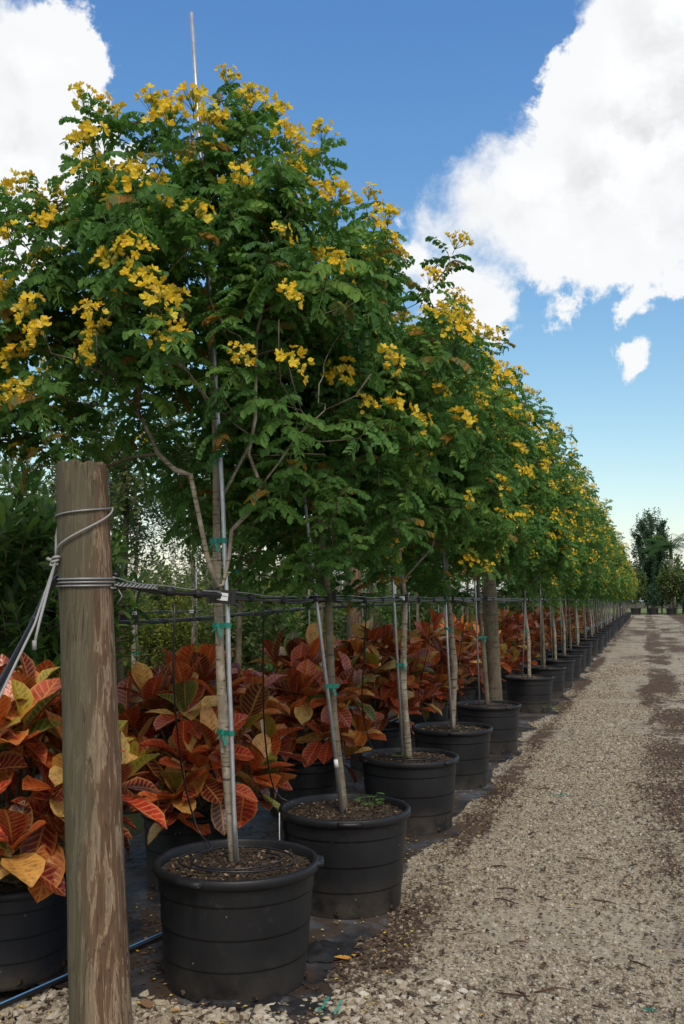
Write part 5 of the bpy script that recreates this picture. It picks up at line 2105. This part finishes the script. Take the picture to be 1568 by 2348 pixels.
# bleached twiggy trees and dense greenery closing the view
for k, (x, y) in enumerate([(-9.5, 10.5), (-10.2, 13.5), (-10.0, 17.0), (-9.6, 20.5), (-10.6, 24.5), (-9.0, 28.0), (-7.5, 8.6), (-12, 15), (-8.2, 33)]):
    plant('twiggy_tree', bare[k % 2], (x, y, -0.03), 'nearly bare tree of bleached grey twigs behind the yellow-green hedge', 'tree', 'bare grey trees in the background', None, rnd.uniform(0.9, 1.1))
for k in range(20):
    y = 8.5 + 2.3 * k
    x = -12.6 + rnd.uniform(-.8, .8) + (0.05 * k)
    plant('background_tree', thick[k % 2], (x, y, -0.03), 'dense green tree closing the view behind the bare twiggy trees', 'tree', 'dense green trees in the background', None, rnd.uniform(0.85, 1.12))
for k in range(16):
    plant('background_tree', thick[k % 2], (-4.6 - 0.5 * (k % 3), 36 + 3.6 * k, -0.03), 'dense green tree screening the far trunks of the flowering row', 'tree', 'green trees behind the far row', None, rnd.uniform(0.7, 0.95))

# ------------------------------------------------------------------ far end of the road
evg = leafy(1101, 12.6, 2.6, 1.8, SMALL_FAR, (M['dark_leaf'], M['twig'], M['bark_dark']), 620, 5, 0.2, 16, 11.5, sides=(8, 4), tipr=0.010, up=1.2, lo=1.5, hi=2.5)
plant('evergreen_tree', evg, (0.75, 117.0, -0.02), 'tall dark evergreen tree towering over the far end of the road', 'tree', None, 0.6)
fsh = [leafy(1111, 4.6, 1.6, 0.9, SMALL_FAR, (M['grey_leaf'], M['twig'], M['bark_dark']), 150, 3, 0.07, 6, 3.0, tipr=0.006, lo=1.3, hi=2.2), leafy(1112, 3.6, 1.5, 0.6, SMALL_FAR, (M['dark_leaf'], M['twig'], M['bark_dark']), 150, 3, 0.06, 6, 2.4, tipr=0.006, lo=1.3, hi=2.2),
       leafy(1113, 4.2, 1.8, 0.8, SMALL_FAR, (M['shrub'], M['twig'], M['bark_dark']), 130, 3, 0.06, 6, 2.8, tipr=0.006, lo=1.2, hi=2.0)]
bigpot = make_pot(0.55, 0.72, M['pot'], 32, True, False, 0, 41)
FX = [(-2.6, 109.6, 1), (-1.05, 109.0, 0), (0.75, 109.2, 1), (2.6, 109.4, 0), (4.4, 109.2, 1), (6.2, 109.5, 0)]
FL = ['dark round shrub at the left end of the potted hedge across the road', 'open shrub in a broad pot, second in the hedge across the road', 'small dark shrub in a narrow pot, third in the hedge across the road', 'open shrub in the fourth pot of the hedge across the road', 'dark shrub in the fifth pot of the hedge across the road', 'open shrub in the last pot of the hedge across the road']
for k, (x, y, v) in enumerate(FX):
    plant('potted_shrub', fsh[v], (x, y, 0.6), FL[k], 'shrub', 'potted shrubs across the far end', None, (1.15, 1.0, 0.8, 1.1, 1.05, 1.1)[k])
    place_pot('large_pot', bigpot, (x, y, -0.01), 'broad black pot under the ' + FL[k].split(',')[0].split(' at ')[0].split(' in ')[0] + ', %s across the far end' % ordinal(k), 'pot', 'broad pots across the far end')
for k, (x, y, v, s_) in enumerate([(-5.5, 119, 0, 1.5), (-2.5, 121, 2, 1.45), (1.8, 120, 2, 1.4), (4.2, 121, 0, 1.6), (6.5, 119, 1, 1.7), (-8.5, 120, 1, 1.6), (10, 122, 0, 1.7), (3.2, 118, 1, 1.5), (0.2, 122, 0, 1.5)]):
    plant('far_tree', fsh[v], (x, y, -0.02), 'soft green tree on the lawn beyond the potted hedge', 'tree', 'green trees on the far lawn', None, s_)
for k, (x, y, s_) in enumerate([(4.15, 92.0, 0.72), (4.1, 86.5, 0.62)]):
    plant('potted_shrub', fsh[1], (x, y, 0.4), ['dark dense shrub standing at the right road edge before the hedge', 'dark low shrub next along the right road edge'][k], 'shrub', None, None, s_)
    place_pot('large_pot', bigpot, (x, y, -0.01), ['broad black pot under the dark dense shrub at the right road edge', 'broad black pot under the low shrub along the right road edge'][k], 'pot', 'pots at the right road edge')
# palm
pm = thing('palm_tree', (2.85, 112.0, -0.02), 'feathery palm with pale smooth trunk rising behind the potted hedge', 'palm')
pm.scale = (1.35, 1.35, 1.22)
QM().tube([(0, 0, 0), (0.02, 0, 1.5), (0.0, 0, 3.2), (-0.03, 0, 5.0)], [0.26, 0.22, 0.19, 0.17], 12).build('trunk', M['grey_twig'], pm, True)
QM().tube([(-0.03, 0, 5.0), (-0.05, 0, 5.5), (-0.05, 0, 6.2)], [0.16, 0.15, 0.09], 10, 0.95).build('crownshaft', M['palm'], pm, True)
r = np.random.default_rng(77)
for k in range(13):
    az = k * 2.4
    el = 1.2 - 0.085 * k
    q = QM()
    c = np.array([-0.05, 0, 6.1])
    pts = []
    e = el
    for j in range(9):
        pts.append(c.copy())
        c = c + 0.32 * np.array([math.cos(az) * math.cos(e), math.sin(az) * math.cos(e), math.sin(e)])
        e -= 0.16
    q.tube(pts, np.linspace(0.03, 0.008, 9), 4, 0.6)
    sd = np.array([-math.sin(az), math.cos(az), 0])
    for j in range(1, 9):
        for m_ in range(3):
            p = pts[j - 1] + (pts[j] - pts[j - 1]) * m_ / 3
            for sg in (-1, 1):
                d = sd * sg + (pts[j] - pts[j - 1]) * 1.2 + np.array([0, 0, -0.45 - 0.3 * r.random()])
                leaflet(q, p, d, np.array([0, 0, 1.0]), 0.75 * (1.1 - abs(j - 4) * 0.1), 0.06, 0.35 + 0.3 * r.random() + (0.35 if k < 2 else 0), 0.1)
    q.build('frond', M['palm'], pm)

# ------------------------------------------------------------------ small things on the ground
def fallen_leaf(p, size, rz, label, t, curl=0.3):
    V, Q, UV = croton_leaf_arr(3)
    V = V.copy()
    V[:, 2] = np.abs(V[:, 2]) * 0.8 * curl
    q = QM().add(V * size, Q, t, 0, None)
    o = q.build('fallen_leaf', M['dead_leaf'], None, True, (p[0], p[1], ground_z(p[0], p[1]) + 0.02))
    o.rotation_euler.z = rz
    return tag(o, label, 'leaf')


p = onz(765, 2205)
fallen_leaf(p, 0.085, -1.5, 'orange fallen leaf lying on the gravel right of the first pot', 1.0, 0.6)
p = onz(345, 2325)
fallen_leaf(p, 0.10, 0.8, 'brown dead leaf on white stones beside the post foot', 0.35)
p = onz(415, 2330)
fallen_leaf(p, 0.045, 1.8, 'small yellow fallen leaf on white stones before the first pot', 0.95)
p = onz(1310, 1800)
for k in range(26):
    x = -1.1 + 1.1 * rnd.random()
    y = 4.0 + 6.5 * rnd.random() ** 1.2
    L = rnd.uniform(0.05, 0.15)
    a = rnd.gauss(0.2, 0.5)
    z = ground_z(x, y) + 0.012
    pts = [(-L / 2, 0, 0), (-L / 6, 0.012 * rnd.gauss(0, 1), 0.004), (L / 6, 0.012 * rnd.gauss(0, 1), 0.003), (L / 2, 0, 0.0)]
    o = QM().tube(pts, [0.003, 0.0045, 0.004, 0.002], 5, rnd.random()).build('twig', M['stick'], None, True, (x, y, z))
    o.rotation_euler.z = a
    tag(o, 'small dark dead twig lying on the gravel road', 'twig', 'dead twigs on the road')
# green tape scraps
for k, (px, py, L, a, lab) in enumerate([(1285, 1828, 0.20, 0.05, 'long scrap of green tie tape lying across the gravel road'), (1490, 2328, 0.05, 0.3, 'short scrap of green tape on the gravel beside the dark strip'), (742, 2325, 0.07, 1.3, 'green tape end sticking up by the torn black cloth'), (775, 2332, 0.06, 1.5, 'green tape end among white stones beside the torn cloth')]):
    p = onz(px, py)
    q = QM()
    n_ = 7
    V = []
    for j in range(n_):
        f = j / (n_ - 1) - 0.5
        z = 0.02 + 0.006 * math.sin(j * 2.1) + (0.03 * (f + 0.5) if k > 1 else 0)
        V += [(f * L, 0.004 * math.sin(j * 1.7) - 0.005, z), (f * L, 0.004 * math.sin(j * 1.7) + 0.005, z + 0.003)]
    q.add(V, [(2 * j, 2 * j + 2, 2 * j + 3, 2 * j + 1) for j in range(n_ - 1)])
    o = q.build('tape_scrap', M['tie'], None, False, (p.x, p.y, ground_z(p.x, p.y) - 0.004))
    o.rotation_euler.z = a
    tag(o, lab, 'tape')
# torn, crumpled cloth in front of the first pot
def crumple(p, sx_, sy_, seed, label, rz):
    n_ = 16
    g = np.linspace(-0.5, 0.5, n_)
    X, Y = np.meshgrid(g, g)
    Z = 0.13 * np.abs(fbm(X * 3, Y * 3, seed, 2.2) - 0.42) + 0.02 * vnoise(X, Y, seed + 5, 9)
    fall = np.clip(1.35 - 2.2 * np.hypot(X, Y), 0.0, 1)
    V = np.stack([X * sx_ + 0.02 * (vnoise(X, Y, seed + 6, 8) - .5), Y * sy_ + 0.03 * (vnoise(X, Y, seed + 7, 8) - .5), Z * fall * 0.75 + 0.006], -1).reshape(-1, 3)
    i = np.arange(n_ - 1)[None] + (np.arange(n_ - 1) * n_)[:, None]
    Q = np.stack([i, i + 1, i + 1 + n_, i + n_], -1).reshape(-1, 4)
    keep = (np.hypot(*(g[:-1][None].repeat(n_ - 1, 0), g[:-1][:, None].repeat(n_ - 1, 1))) < 0.42 + 0.12 * np.random.default_rng(seed).random((n_ - 1, n_ - 1))).ravel()
    o = QM().add(V, Q[keep]).build('torn_cloth', M['rubber'], None, True, (p[0], p[1], ground_z(p[0], p[1])))
    o.rotation_euler.z = rz
    return tag(o, label, 'cloth')


crumple(onz(655, 2315), 0.30, 0.17, 3, 'crumpled torn black cloth lying in front of the first pot', 0.2)
crumple(onz(505, 2305), 0.26, 0.14, 9, 'flat scrap of black cloth among white stones before the first pot', 0.1)
crumple(onz(745, 2190), 0.34, 0.26, 14, 'folded black cloth edge poking out right of the first pot', 0.6)
# blue striped pipe running behind the post
pa, pb = onz(-40, 2328, 0.03), onz(360, 2150, 0.03)
dv = pb - pa
pts = [pa - dv * 0.6, pa, pa + dv * 0.5, pb, pb + dv * 0.35]
bp = thing('supply_pipe', tuple(pa), 'black supply pipe with a blue stripe lying behind the post foot', 'pipe')
pts = [Vector((v_.x, v_.y, 0.035)) - Vector((pa.x, pa.y, pa.z)) for v_ in pts]
QM().tube([tuple(v_) for v_ in pts], 0.012, 10).build('pipe', M['tubing'], bp, True)
QM().tube([(v_.x - 0.001, v_.y - 0.004, v_.z + 0.0075) for v_ in pts], 0.0062, 8).build('stripe', M['bluepipe'], bp, True)


# little weeds
def weed(p, s_, n_, seed, label):
    r = np.random.default_rng(seed)
    t = thing('weed', tuple(p), label, 'weed')
    q = QM()
    for k in range(n_):
        az = k * 2.4
        L = s_ * (0.5 + 0.6 * r.random())
        tip = np.array([L * math.cos(az) * 0.8, L * math.sin(az) * 0.8, L * (0.35 + 0.5 * r.random())])
        q.tube([(0, 0, 0), tuple(tip * (0.5, 0.5, 0.7)), tuple(tip)], 0.0012, 4, 0.5)
        for j in range(3):
            a = az + (j - 1) * 1.1
            leaflet(q, tip, np.array([math.cos(a), math.sin(a), -0.1]), np.array([0, 0, 1.0]), s_ * 0.45, s_ * 0.24, r.random(), 0.1)
    q.build('leaves', M['weed'], t)


p = onz(943, 1880)
weed((p.x, p.y, ground_z(p.x, p.y) + 0.01), 0.10, 9, 1, 'small bright green weed growing beside the third pot')
weed((-1.47, 5.16, 0.475), 0.09, 7, 2, 'small green seedling sprouting in the second pot of the row')
weed((-1.70, 6.72, 0.48), 0.07, 6, 3, 'tiny green seedling sprouting in the third pot of the row')
weed((-1.33, 14.05, 0.02), 0.13, 8, 4, 'green weed growing at the foot of the sixth pot')
# white label stick hanging on the rim of the second pot
q = QM().tube([(0, 0, 0), (0.002, -0.003, -0.12), (0.008, -0.006, -0.2)], 0.003, 5)
o = q.build('plant_marker', M['white'], None, True, (TREE_X[1] - 0.285, TREE_Y[1] - 0.225, 0.50))
tag(o, 'thin white marker stick hanging over the rim of the second pot', 'marker')

sc.render.engine = 'CYCLES'
sc.cycles.max_bounces = 8
sc.cycles.transparent_max_bounces = 4
